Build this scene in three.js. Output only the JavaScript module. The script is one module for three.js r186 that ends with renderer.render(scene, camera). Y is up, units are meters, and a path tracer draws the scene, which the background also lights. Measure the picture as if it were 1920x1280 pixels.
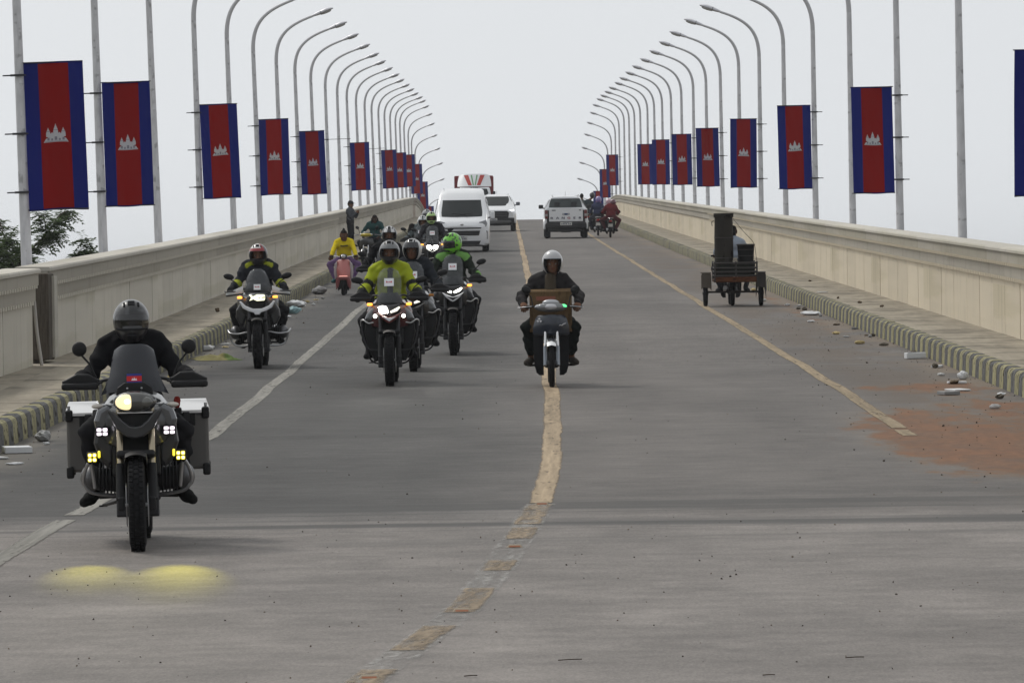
import * as THREE from 'three';
import { mergeGeometries, mergeVertices, toCreasedNormals } from 'three/addons/utils/BufferGeometryUtils.js';
import { RoundedBoxGeometry } from 'three/addons/geometries/RoundedBoxGeometry.js';
import { FontLoader } from 'three/addons/loaders/FontLoader.js';
import { TextGeometry } from 'three/addons/geometries/TextGeometry.js';

// ---------------------------------------------------------------- camera, sky, sun, exposure
const scene = new THREE.Scene();
const FOCAL = 10830;                                   // focal length in pixels of a 1920 x 1280 frame: a long telephoto lens
const camera = new THREE.PerspectiveCamera(2 * Math.atan(640 / FOCAL) * 180 / Math.PI, 1024 / 682, 1, 9000);
camera.position.set(0, 2.55, 0);
camera.rotation.order = 'YXZ';
camera.rotation.set(0.02 - 304.1 / FOCAL, -5.76 / FOCAL, -0.8 * Math.PI / 180);
scene.add(camera);
const renderer = new THREE.WebGLRenderer({ antialias: true });
renderer.toneMapping = THREE.LinearToneMapping;
renderer.toneMappingExposure = 1.0;
renderer.shadowMap.enabled = true;
const SUN = new THREE.Vector3(-0.55, 0.95, -0.6).normalize();
{
  const W = 256, H = 128, d = new Float32Array(W * H * 4), v = new THREE.Vector3();
  for (let j = 0; j < H; j++) for (let i = 0; i < W; i++) {
    const el = ((j + 0.5) / H - 0.5) * Math.PI, az = ((i + 0.5) / W - 0.5) * 2 * Math.PI;
    v.set(Math.cos(el) * Math.cos(az), Math.sin(el), Math.cos(el) * Math.sin(az));
    const up = Math.max(0, v.y), c = Math.max(0, v.dot(SUN));
    const f = (v.x * SUN.x + v.z * SUN.z) / Math.hypot(SUN.x, SUN.z);
    const L = 0.82 * (0.84 + 0.16 * f) * (1 - 0.05 * up) + 0.4 * Math.pow(c, 6) + 0.9 * Math.pow(c, 40);   // hazy sky, brighter on the sun's side
    const k = (j * W + i) * 4;
    d[k] = L * (0.965 + 0.02 * c * c); d[k + 1] = L * 1.0; d[k + 2] = L * (1.04 - 0.04 * c * c); d[k + 3] = 1;
  }
  const t = new THREE.DataTexture(d, W, H, THREE.RGBAFormat, THREE.FloatType);
  t.mapping = THREE.EquirectangularReflectionMapping; t.magFilter = THREE.LinearFilter; t.minFilter = THREE.LinearFilter; t.wrapS = THREE.RepeatWrapping; t.needsUpdate = true;
  scene.background = t; scene.environment = t;
}
const sun = new THREE.DirectionalLight(new THREE.Color(1, 0.955, 0.88), 1.35);
sun.position.copy(SUN).multiplyScalar(600).add(new THREE.Vector3(0, 0, -220));
sun.target.position.set(0, 3, -220); scene.add(sun, sun.target);
sun.castShadow = true; sun.shadow.radius = 20; sun.shadow.mapSize.set(4096, 4096);
Object.assign(sun.shadow.camera, { left: -260, right: 260, top: 260, bottom: -260, near: 10, far: 1400 });
scene.fog = new THREE.FogExp2(new THREE.Color(0.95, 0.97, 1.0), 0.00018);

// ---------------------------------------------------------------- helpers
let seed = 12345;
const rnd = () => { seed = (seed * 1664525 + 1013904223) >>> 0; return seed / 4294967296; };
const rr = (a, b) => a + (b - a) * rnd();
const lerp = (a, b, t) => a + (b - a) * t, cl = (x, a = 0, b = 1) => Math.min(b, Math.max(a, x));
const sst = (a, b, x) => { const t = cl((x - a) / (b - a)); return t * t * (3 - 2 * t); };
const hash = (x, y) => { let h = Math.imul(x, 374761393) + Math.imul(y, 668265263); h = Math.imul(h ^ (h >>> 13), 1274126177); return ((h ^ (h >>> 16)) >>> 0) / 4294967296; };
function vn(x, y) { const i = Math.floor(x), j = Math.floor(y), u = x - i, v = y - j, a = u * u * (3 - 2 * u), b = v * v * (3 - 2 * v); return lerp(lerp(hash(i, j), hash(i + 1, j), a), lerp(hash(i, j + 1), hash(i + 1, j + 1), a), b); }
const fbm = (x, y, o = 4) => { let s = 0, a = 0.5, n = 0; for (let i = 0; i < o; i++) { s += a * vn(x, y); n += a; a *= 0.5; x = x * 2.03 + 17.1; y = y * 2.03 + 5.7; } return s / n; };
function lut(T) { return (s) => { if (s <= T[0][0]) return T[0][1]; for (let i = 1; i < T.length; i++) if (s <= T[i][0]) return lerp(T[i - 1][1], T[i][1], (s - T[i - 1][0]) / (T[i][0] - T[i - 1][0])); return T[T.length - 1][1]; }; }
function tex(w, h, fn, srgb = true, repeat) {
  const d = new Uint8Array(w * h * 4);
  for (let j = 0; j < h; j++) for (let i = 0; i < w; i++) { const c = fn((i + 0.5) / w, (j + 0.5) / h, i, j), k = (j * w + i) * 4; for (let q = 0; q < 3; q++) d[k + q] = cl(c[q], 0, 255); d[k + 3] = 255; }
  const t = new THREE.DataTexture(d, w, h); t.magFilter = THREE.LinearFilter; t.minFilter = THREE.LinearMipmapLinearFilter; t.generateMipmaps = true;
  if (srgb) t.colorSpace = THREE.SRGBColorSpace;
  if (repeat) { t.wrapS = t.wrapT = THREE.RepeatWrapping; t.repeat.set(repeat[0], repeat[1]); }
  t.needsUpdate = true; return t;
}
const C = (r, g, b) => new THREE.Color().setRGB(r, g, b);
const S = (r, g, b) => new THREE.Color().setRGB(r / 255, g / 255, b / 255, THREE.SRGBColorSpace);
const mt = (color, roughness = 0.7, metalness = 0, extra = {}) => new THREE.MeshPhysicalMaterial({ color, roughness, metalness, specularIntensity: metalness > 0.1 ? 1 : roughness > 0.65 ? 0.25 : 0.55, ...extra });
const mp = (color, roughness, metalness, extra = {}) => new THREE.MeshPhysicalMaterial({ color, roughness, metalness, ...extra });
const X3 = (x, y, z) => new THREE.Vector3(x, y, z);

// road profile: a straight two per cent ramp, then a crest that falls away
const Y = (s) => 0.02 * s - (s > 359 ? 4.08e-4 * (s - 359) ** 2 : 0);
const slope = (s) => Math.atan(0.02 - (s > 359 ? 2 * 4.08e-4 * (s - 359) : 0));
const kerbL = lut([[0, -5.9], [30, -5.3], [40, -5.1], [55, -4.92], [75, -4.72], [92, -4.62], [120, -4.57], [150, -4.55]]);
const wallL = lut([[0, -7.4], [50, -6.5], [70, -6.16], [76, -6.06], [98, -5.95], [130, -5.93]]);
const kerbR = lut([[0, 5.86], [60, 5.82], [100, 5.78], [200, 5.72]]), wallR = lut([[0, 7.12], [60, 7.07], [130, 7.04]]);
const used = {};
function nm(name) { const n = used[name] = (used[name] ?? -1) + 1; return n ? `${name}_${String(n).padStart(3, '0')}` : name; }
const BIGN = ['nearest', 'second', 'third', 'fourth', 'fifth', 'sixth', 'seventh', 'eighth', 'ninth', 'tenth', 'eleventh', 'twelfth', 'thirteenth', 'fourteenth', 'fifteenth', 'sixteenth', 'seventeenth', 'eighteenth', 'nineteenth', 'twentieth'];
const nth = (i) => i < 20 ? BIGN[i] : 'twenty-' + ['first', 'second', 'third', 'fourth', 'fifth', 'sixth', 'seventh', 'eighth', 'ninth'][i - 20];
function thing(name, label, category, lat, s, turn = 0, group, h = 0) {
  const o = new THREE.Group(); o.name = nm(name); o.userData = { label, category }; if (group) o.userData.group = group;
  o.position.set(lat, Y(s) + h, -s); o.rotation.order = 'XYZ'; o.rotation.set(slope(s), turn, 0); scene.add(o); return o;
}
function mesh(name, geo, mat, parent, kind) {
  const m = new THREE.Mesh(geo, mat); m.name = parent ? name : nm(name); m.castShadow = m.receiveShadow = true; (parent ?? scene).add(m); if (kind) m.userData.kind = kind; return m;
}
function clean(g) {
  if (g.index) g = g.toNonIndexed();
  const o = new THREE.BufferGeometry(), n = g.attributes.position.count; o.setAttribute('position', g.attributes.position);
  if (!g.attributes.normal) g.computeVertexNormals(); o.setAttribute('normal', g.attributes.normal);
  o.setAttribute('uv', g.attributes.uv ?? new THREE.BufferAttribute(new Float32Array(n * 2), 2)); if (g.attributes.color) o.setAttribute('color', g.attributes.color); return o;
}
class MB {                                             // collects shapes and merges them into one named mesh
  constructor() { this.g = []; }
  add(g, m) { g = clean(g); if (m) g.applyMatrix4(m); this.g.push(g); return this; }
  at(g, x, y, z, rx = 0, ry = 0, rz = 0) { return this.add(g, new THREE.Matrix4().compose(X3(x, y, z), new THREE.Quaternion().setFromEuler(new THREE.Euler(rx, ry, rz)), X3(1, 1, 1))); }
  box(w, h, d, x, y, z, rx, ry, rz) { return this.at(new THREE.BoxGeometry(w, h, d), x, y, z, rx, ry, rz); }
  rbox(w, h, d, r, x, y, z, rx, ry, rz) { return this.at(new RoundedBoxGeometry(w, h, d, 2, Math.min(r, w / 2.01, h / 2.01, d / 2.01)), x, y, z, rx, ry, rz); }
  bar(a, b, ra, rb = ra, n = 10) {
    const A = X3(...a), B = X3(...b), L = A.distanceTo(B), q = new THREE.Quaternion().setFromUnitVectors(X3(0, 1, 0), B.clone().sub(A).normalize());
    return this.add(new THREE.CylinderGeometry(rb, ra, L, n), new THREE.Matrix4().compose(A.add(B).multiplyScalar(0.5), q, X3(1, 1, 1)));
  }
  tube(pts, r, closed = false, seg = 0, rad = 8) { return this.add(new THREE.TubeGeometry(new THREE.CatmullRomCurve3(pts.map((p) => X3(...p)), closed, 'centripetal'), seg || pts.length * 5, r, rad, closed)); }
  poly(pts, r, rad = 8) { for (let i = 0; i + 1 < pts.length; i++) { this.bar(pts[i], pts[i + 1], r, r, rad); this.ell(...pts[i], r, r, r, 8, 6); } return this.ell(...pts[pts.length - 1], r, r, r, 8, 6); }
  ell(x, y, z, rx, ry, rz, a = 16, b = 12, ex = 0, ey = 0, ez = 0) { const g = new THREE.SphereGeometry(1, a, b); g.scale(rx, ry, rz); return this.at(g, x, y, z, ex, ey, ez); }
  ext(pts, z0, z1, bev = 0.006, seg = 2) {             // outline in x, y swept from z0 to z1
    const sh = new THREE.Shape(pts.map((p) => new THREE.Vector2(p[0], p[1])));
    const g = new THREE.ExtrudeGeometry(sh, { depth: Math.max(1e-4, z1 - z0 - 2 * bev), bevelEnabled: bev > 0, bevelThickness: bev, bevelSize: bev, bevelOffset: -bev, bevelSegments: seg, curveSegments: 8 });
    return this.at(g, 0, 0, z0 + bev);
  }
  side(pts, x0, x1, bev = 0.006, seg = 2) {            // outline in z, y swept along x
    const sh = new THREE.Shape(pts.map((p) => new THREE.Vector2(-p[0], p[1])));
    const g = new THREE.ExtrudeGeometry(sh, { depth: Math.max(1e-4, x1 - x0 - 2 * bev), bevelEnabled: bev > 0, bevelThickness: bev, bevelSize: bev, bevelOffset: -bev, bevelSegments: seg, curveSegments: 8 });
    return this.add(g, new THREE.Matrix4().makeRotationY(Math.PI / 2).setPosition(x0 + bev, 0, 0));
  }
  loft(secs, caps = true, closed = true) {             // rings of equal point count
    const n = secs[0].length, p = [], ix = [], m = closed ? n : n - 1; for (const s of secs) for (const q of s) p.push(...q);
    for (let i = 0; i + 1 < secs.length; i++) for (let j = 0; j < m; j++) { const a = i * n + j, b = i * n + (j + 1) % n; ix.push(a, b, a + n, b, b + n, a + n); }
    const g = new THREE.BufferGeometry(); g.setAttribute('position', new THREE.Float32BufferAttribute(p, 3)); g.setIndex(ix);
    if (caps && closed) for (const e of [0, secs.length - 1]) { const c = [0, 0, 0]; for (const q of secs[e]) for (let k = 0; k < 3; k++) c[k] += q[k] / n; const gi = p.length / 3; p.push(...c); for (let j = 0; j < n; j++) { const a = e * n + j, b = e * n + (j + 1) % n; e ? ix.push(a, b, gi) : ix.push(b, a, gi); } g.setAttribute('position', new THREE.Float32BufferAttribute(p, 3)); g.setIndex(ix); }
    return this.add(toCreasedNormals(g, 0.55));
  }
  sheet(rows, t = 0.004) {                             // a curved panel with thickness t, rows of points; back offset along its own normals
    const nr = rows.length, nc = rows[0].length, p = [], ix = []; for (const r of rows) for (const q of r) p.push(...q);
    for (let i = 0; i + 1 < nr; i++) for (let j = 0; j + 1 < nc; j++) { const a = i * nc + j; ix.push(a, a + nc, a + 1, a + 1, a + nc, a + nc + 1); }
    const g = new THREE.BufferGeometry(); g.setAttribute('position', new THREE.Float32BufferAttribute(p, 3)); g.setIndex(ix); g.computeVertexNormals();
    const N = g.attributes.normal, P = g.attributes.position, k = nr * nc, p2 = [...p], i2 = [...ix];
    for (let i = 0; i < k; i++) p2.push(P.getX(i) - N.getX(i) * t, P.getY(i) - N.getY(i) * t, P.getZ(i) - N.getZ(i) * t);
    for (let i = 0; i < ix.length; i += 3) i2.push(ix[i] + k, ix[i + 2] + k, ix[i + 1] + k);
    const edge = []; for (let j = 0; j < nc; j++) edge.push(j); for (let i = 1; i < nr; i++) edge.push(i * nc + nc - 1); for (let j = nc - 2; j >= 0; j--) edge.push((nr - 1) * nc + j); for (let i = nr - 2; i > 0; i--) edge.push(i * nc);
    for (let i = 0; i < edge.length; i++) { const a = edge[i], b = edge[(i + 1) % edge.length]; i2.push(a, b, a + k, b, b + k, a + k); }
    const o = new THREE.BufferGeometry(); o.setAttribute('position', new THREE.Float32BufferAttribute(p2, 3)); o.setIndex(i2); return this.add(toCreasedNormals(o, 0.8));
  }
  disc(prof, x, y, z, n = 28) { return this.add(new THREE.LatheGeometry(prof.map((q) => new THREE.Vector2(q[0], q[1])), n), new THREE.Matrix4().makeRotationZ(-Math.PI / 2).setPosition(x, y, z)); }   // profile (radius, x) spun round the x axis
  geo() { if (this.g.some((q) => q.attributes.color)) for (const q of this.g) if (!q.attributes.color) q.setAttribute('color', new THREE.BufferAttribute(new Float32Array(q.attributes.position.count * 3).fill(1), 3)); return this.g.length === 1 ? this.g[0] : mergeGeometries(this.g); }
  build(name, mat, parent) { return mesh(name, this.geo(), mat, parent); }
}
const mb = () => new MB();
// a sweep along the bridge: profile points are [offset from lat(s), height]; closed ring
function sweep(lat, prof, s0, s1, step, sgn = 1) {
  const n = Math.max(1, Math.round((s1 - s0) / step)), secs = [];
  for (let i = 0; i <= n; i++) { const s = lerp(s0, s1, i / n), x = lat(s), y = Y(s); secs.push(prof.map(([o, h]) => [x + sgn * o, y + h, -s])); }
  return mb().loft(secs).geo();
}

// ---------------------------------------------------------------- setting: ground, roads, pavements, kerbs
{
  const g = new THREE.PlaneGeometry(9000, 9000, 60, 60); g.rotateX(-Math.PI / 2);
  const P = g.attributes.position; for (let i = 0; i < P.count; i++) P.setY(i, -7 + 1.2 * fbm(P.getX(i) / 300, P.getZ(i) / 300));
  g.computeVertexNormals();
  mesh('ground', g, mt(C(0.16, 0.15, 0.085), 1, 0, { map: tex(256, 256, (u, v) => { const a = 170 + 70 * (fbm(u * 8, v * 8) - 0.5) * 2; return [a, a, a * 0.9]; }, true, [60, 60]) }), null, 'structure');
}
const centre = lut([[0, -1.9], [20, -1.25], [29.5, -0.74], [31.9, -0.5], [34.4, -0.27], [37.9, -0.08], [41.6, 0.1], [45.3, 0.24], [53.6, 0.4], [62, 0.46], [71.7, 0.5], [95, 0.53], [150, 0.53]]);
const roadCol = (x, s) => {
  const near = s < 44.2 ? 1 : 0;
  const streak = fbm(x * 0.45 + 3, s * 1.3, 4) - 0.5, fine = fbm(x * 4.1, s * 5.5, 3) - 0.5, blotch = fbm(x * 0.75 + 31, s * 0.16, 4) - 0.5, grain = hash(Math.round(x * 180), Math.round(s * 60)) - 0.5, g2 = vn(x * 60, s * 34) - 0.5;
  const patch = fbm(x * 1.1 + 70, s * 0.5 + 9, 4) - 0.5;
  const rc = x - centre(s);
  let v, r, g, b;
  {
    const lane = sst(-1.6, 0.6, rc + 0.8 * blotch), nr = sst(45.6, 42.2, s + 1.6 * (fbm(x * 0.5, s * 0.9, 3) - 0.5));
    const v1 = 109 + 20 * streak + 22 * fine + 30 * patch + 14 * grain + 12 * g2;
    let v2 = lerp(60, 89, lane) + 12 * streak + 19 * fine + 24 * blotch + 12 * patch + 10 * grain + 8 * g2;
    const track = Math.exp(-(((Math.abs(rc) - 1.0) / 0.3) ** 2)) + Math.exp(-(((Math.abs(rc) - 2.5) / 0.3) ** 2)); v2 -= 5 * track * (0.6 + blotch);
    v = lerp(v2, v1, nr); const w = 0.026 + 0.022 * Math.max(lane, nr); r = v * (1 + w); g = v; b = v * (1 - w * 0.8);
  }
  const mixc = (c, t) => { t = cl(t); r = lerp(r, c[0], t); g = lerp(g, c[1], t); b = lerp(b, c[2], t); };
  // rubber and tar smears on both sides of the bridge joint
  const jd = s - 43.6, band = Math.exp(-((jd / 2.4) ** 2));
  mixc([58, 57, 56], band * sst(0.0, 0.22, fbm(x * 0.12 + 8, s * 1.5 + 2, 3) - 0.47) * 0.85);
  for (const [q, w, k, c] of [[44.2, 0.05, 0.6, 50], [45.6, 0.04, 0.25, 130], [42.1, 0.05, 0.4, 60], [77.6, 0.12, 0.35, 150], [76.6, 0.09, 0.3, 140], [79.3, 0.1, 0.3, 52], [58.2, 0.06, 0.25, 55], [101, 0.14, 0.25, 140], [118, 0.2, 0.25, 145], [127, 0.2, 0.25, 60], [160, 0.25, 0.25, 140], [216, 0.4, 0.25, 60]])
    mixc([c, c, c * 0.97], k * sst(w, w * 0.4, Math.abs(s - q - 0.14 * Math.sin(x * 0.5) - 0.12 * (vn(x * 1.3, q) - 0.5))) * (0.35 + 0.9 * vn(x * 0.7, q * 3)));
  // dust and red soil along the kerbs
  const eR = kerbR(s) - x, eL = x - kerbL(s);
  const dn = fbm(x * 1.6 + 4, s * 0.55, 5), dk = fbm(x * 3.1 + 14, s * 1.6 + 7, 4);
  mixc([88, 76, 64], sst(2.1, 1.2, eR) * sst(0.25, 0.6, dn) * 0.6 * (s > 44 ? 1 : 0.4)); mixc([118, 106, 92], sst(0.8, 0.05, eR) * sst(0.3, 0.62, dn) * 0.8 * (s > 40 ? 1 : 0.5));
  mixc([112, 106, 96], sst(0.9, 0.05, eL) * sst(0.28, 0.6, dn) * 0.8);
  const soil = (a, b2, c, d2, k) => k * Math.exp(-(((x - a) / b2) ** 2)) * Math.exp(-(((s - c) / d2) ** 2));
  const so = soil(4.75, 0.95, 50.3, 2.3, 1.35) + soil(4.3, 0.8, 56, 4, 0.6) + soil(5.0, 0.9, 60, 10, 0.35) + soil(4.05, 0.6, 54.5, 2.6, 0.85) + soil(4.9, 0.8, 69, 1.1, 0.9) + soil(3.9, 0.5, 60, 3, 0.6) + soil(5.4, 0.5, 62, 9, 0.45) + soil(4.6, 0.5, 43, 1.5, 0.4) + soil(-4.6, 0.35, 46.5, 0.5, 0.9) + soil(4.9, 0.35, 34, 4, 0.55) + soil(5.4, 0.3, 110, 25, 0.5);
  const sn = fbm(x * 4.2 + 2, s * 1.1, 5), sf = fbm(x * 17, s * 6, 3);
  mixc([102 + 40 * (sf - 0.5) + 30 * (sn - 0.5), 60 + 28 * (sf - 0.5) + 12 * (sn - 0.5), 29 + 16 * (sf - 0.5)], sst(0.46, 0.66, 0.36 * Math.min(so, 1.3) + 0.42 * sn + 0.14 * sf + 0.06) * cl(so * 2.2) * (0.62 + 0.7 * (dk - 0.2)));
  mixc([124, 108, 90], 0.35 * sst(0.15, 0.5, so) * dk);
  return [r, g, b];
};
const roadBump = tex(256, 256, (u, v, i, j) => { const a = 90 + 150 * hash(i, j) * hash(i + 7, j + 3); return [a, a, a]; }, false);
roadBump.wrapS = roadBump.wrapT = THREE.RepeatWrapping;
function roadPiece(name, s0, s1, w, h, step) {
  const x0 = -7.6, x1 = 8, n = Math.round((s1 - s0) / step), m = 6, p = [], uv = [], ix = [];
  for (let i = 0; i <= n; i++) for (let j = 0; j <= m; j++) { const s = lerp(s0, s1, i / n), x = lerp(x0, x1, j / m); p.push(x, Y(s), -s); uv.push(j / m, i / n); }
  for (let i = 0; i < n; i++) for (let j = 0; j < m; j++) { const a = i * (m + 1) + j; ix.push(a, a + 1, a + m + 1, a + 1, a + m + 2, a + m + 1); }
  const g = new THREE.BufferGeometry(); g.setAttribute('position', new THREE.Float32BufferAttribute(p, 3)); g.setAttribute('uv', new THREE.Float32BufferAttribute(uv, 2)); g.setIndex(ix); g.computeVertexNormals();
  const bt = roadBump.clone(); bt.repeat.set(15.6 / 1.4, (s1 - s0) / 1.4); bt.needsUpdate = true;
  return mesh(name, g, mt(C(1, 1, 1), 0.78, 0, { specularIntensity: 0.6, map: tex(w, h, (u, v) => roadCol(lerp(x0, x1, u), lerp(s0, s1, v))), bumpMap: bt, bumpScale: 0.004 }), null, 'structure');
}
roadPiece('road', 4, 44.2, 2048, 1024, 4);
roadPiece('road', 44.2, 78, 2048, 1024, 4);
roadPiece('road', 78, 540, 1024, 2048, 3);
mesh('bridge_deck', sweep(() => 0, [[-8.2, -0.05], [8.6, -0.05], [8.6, -0.5], [3, -0.95], [-3, -0.95], [-8.2, -0.5]], 44, 540, 6), mt(C(0.3, 0.29, 0.27), 0.9), null, 'structure');
// painted lines: worn strips with uneven edges
const wornA = (seedv, lo, hi) => tex(64, 2048, (u, v) => { const n = fbm(u * 3 + seedv, v * 130, 4) * 0.6 + 0.4 * fbm(u * 9, v * 700 + seedv, 3), e = Math.min(u, 1 - u) + 0.1 * (fbm(u * 3 + 5, v * 420, 3) - 0.5), a = 255 * sst(lo, hi, n) * sst(0.0, 0.14, e); return [a, a, a]; }, false);
function line(label, lat, w, spans, color, alpha, step) {
  const g = [];
  for (const [a, b] of spans) {
    const n = Math.max(2, Math.round((b - a) / step)), p = [], uv = [], ix = [];
    for (let i = 0; i <= n; i++) {
      const s = lerp(a, b, i / n), e = 0.012 * (vn(s * 1.1, 5) - 0.5) + 0.05 * (vn(s * 0.22, 9) - 0.5), x = lat(s) + e, w1 = w * (1.08 + 0.12 * (vn(s * 1.3, 77) - 0.5)), w2 = w * (1.08 + 0.12 * (vn(s * 1.9, 33) - 0.5));
      p.push(x - w1 / 2, Y(s) + 0.004, -s, x + w2 / 2, Y(s) + 0.004, -s); uv.push(0, s / 60, 1, s / 60);
    }
    for (let i = 0; i < n; i++) { const k = i * 2; ix.push(k, k + 1, k + 2, k + 1, k + 3, k + 2); }
    const q = new THREE.BufferGeometry(); q.setAttribute('position', new THREE.Float32BufferAttribute(p, 3)); q.setAttribute('uv', new THREE.Float32BufferAttribute(uv, 2)); q.setIndex(ix); q.computeVertexNormals(); g.push(clean(q));
  }
  alpha.wrapS = alpha.wrapT = THREE.RepeatWrapping;
  const pm = tex(128, 512, (u, v) => { const a = 205 + 60 * (fbm(u * 8, v * 90, 4) - 0.5) + 40 * (fbm(u * 2, v * 14 + 4, 3) - 0.5); return [a, a, a]; }); pm.wrapS = pm.wrapT = THREE.RepeatWrapping;
  const m = mesh('painted_line', mergeGeometries(g), mt(color, 0.75, 0, { alphaMap: alpha, transparent: true, map: pm }), null, 'structure'); m.userData.label = label; return m;
}
line('worn cream centre line of the road', centre, 0.19, [[45.4, 520]], C(0.52, 0.4, 0.265), wornA(3, 0.16, 0.42), 0.5);
line('faded greyish remains of the centre line nearest the camera', centre, 0.25, [[28.2, 45.3]], C(0.58, 0.56, 0.53), wornA(21, 0.25, 0.95), 0.3);
{ const m = line('cream patches of centre line paint left nearest the camera', centre, 0.2, [[42.6, 45.2], [40.9, 42.2], [37.6, 38.6], [34.0, 36.0], [31.3, 33.0], [28.4, 30.1]], C(0.46, 0.36, 0.25), wornA(11, 0.16, 0.8), 0.3); m.position.y += 0.003; }
line('worn grey white edge line beside the left kerb', lut([[20, -3.9], [39.4, -3.49], [43, -3.41], [58, -3.02], [80, -2.97], [200, -2.96]]), 0.17, [[36, 44], [44.6, 520]], C(0.36, 0.345, 0.31), wornA(5, 0.12, 0.46), 0.5);
line('worn tan edge line beside the right kerb', lut([[50, 3.9], [70, 3.93], [121, 3.86], [237, 3.72], [300, 3.7]]), 0.16, [[57.9, 520], [56.2, 57.5]], C(0.42, 0.33, 0.215), wornA(8, 0.16, 0.42), 0.5);

const concreteTex = tex(512, 512, (u, v) => { const a = 215 + 46 * (fbm(u * 9, v * 9, 5) - 0.5) + 24 * (fbm(u * 40, v * 40, 3) - 0.5) - 34 * sst(0.56, 0.72, fbm(u * 26, v * 3 + 7, 4)); return [a, a * 0.985, a * 0.955]; }); concreteTex.wrapS = concreteTex.wrapT = THREE.RepeatWrapping;
const wallTex = tex(1024, 512, (u, v) => { const drip = sst(0.55, 0.75, fbm(u * 60, v * 1.6 + 2, 3)) * sst(0.3, 0.55, fbm(u * 7 + 9, v * 2, 3)), stain = sst(0.5, 0.75, fbm(u * 2 + 3, v * 6, 4)); const a = 228 + 12 * (fbm(u * 3, v * 10, 4) - 0.5) - 9 * drip - 11 * stain; return [a, a * 0.985, a * (0.955 - 0.02 * stain)]; }); wallTex.wrapS = wallTex.wrapT = THREE.RepeatWrapping;
const variants = (base, map, n, rough) => Array.from({ length: n }, (_, i) => { const k = 1 + 0.05 * (i / (n - 1) - 0.5) * 2; return mt(base.clone().multiplyScalar(k), rough, 0, map ? { map } : {}); });
function uvMetres(g, along = 14, up = 2) {              // texture coordinates in metres: along the bridge, and height plus breadth
  const P = g.attributes.position, U = g.attributes.uv; for (let i = 0; i < P.count; i++) U.setXY(i, -P.getZ(i) / along, (P.getY(i) - 0.02 * -P.getZ(i) + Math.abs(P.getX(i))) / up); return g;
}
const slabM = variants(C(0.44, 0.405, 0.345), concreteTex, 5, 0.9);
const kerbTex = tex(256, 256, (u, v) => { const chip = sst(0.6, 0.68, fbm(u * 11, v * 11, 4)), a = 222 + 40 * (fbm(u * 5, v * 5, 4) - 0.5); return [lerp(a, 120, chip), lerp(a, 116, chip), lerp(a, 108, chip)]; }); kerbTex.wrapS = kerbTex.wrapT = THREE.RepeatWrapping;
const yelM = variants(C(0.4, 0.37, 0.215), kerbTex, 4, 0.8), blkM = variants(C(0.15, 0.148, 0.147), kerbTex, 4, 0.8);
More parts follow.
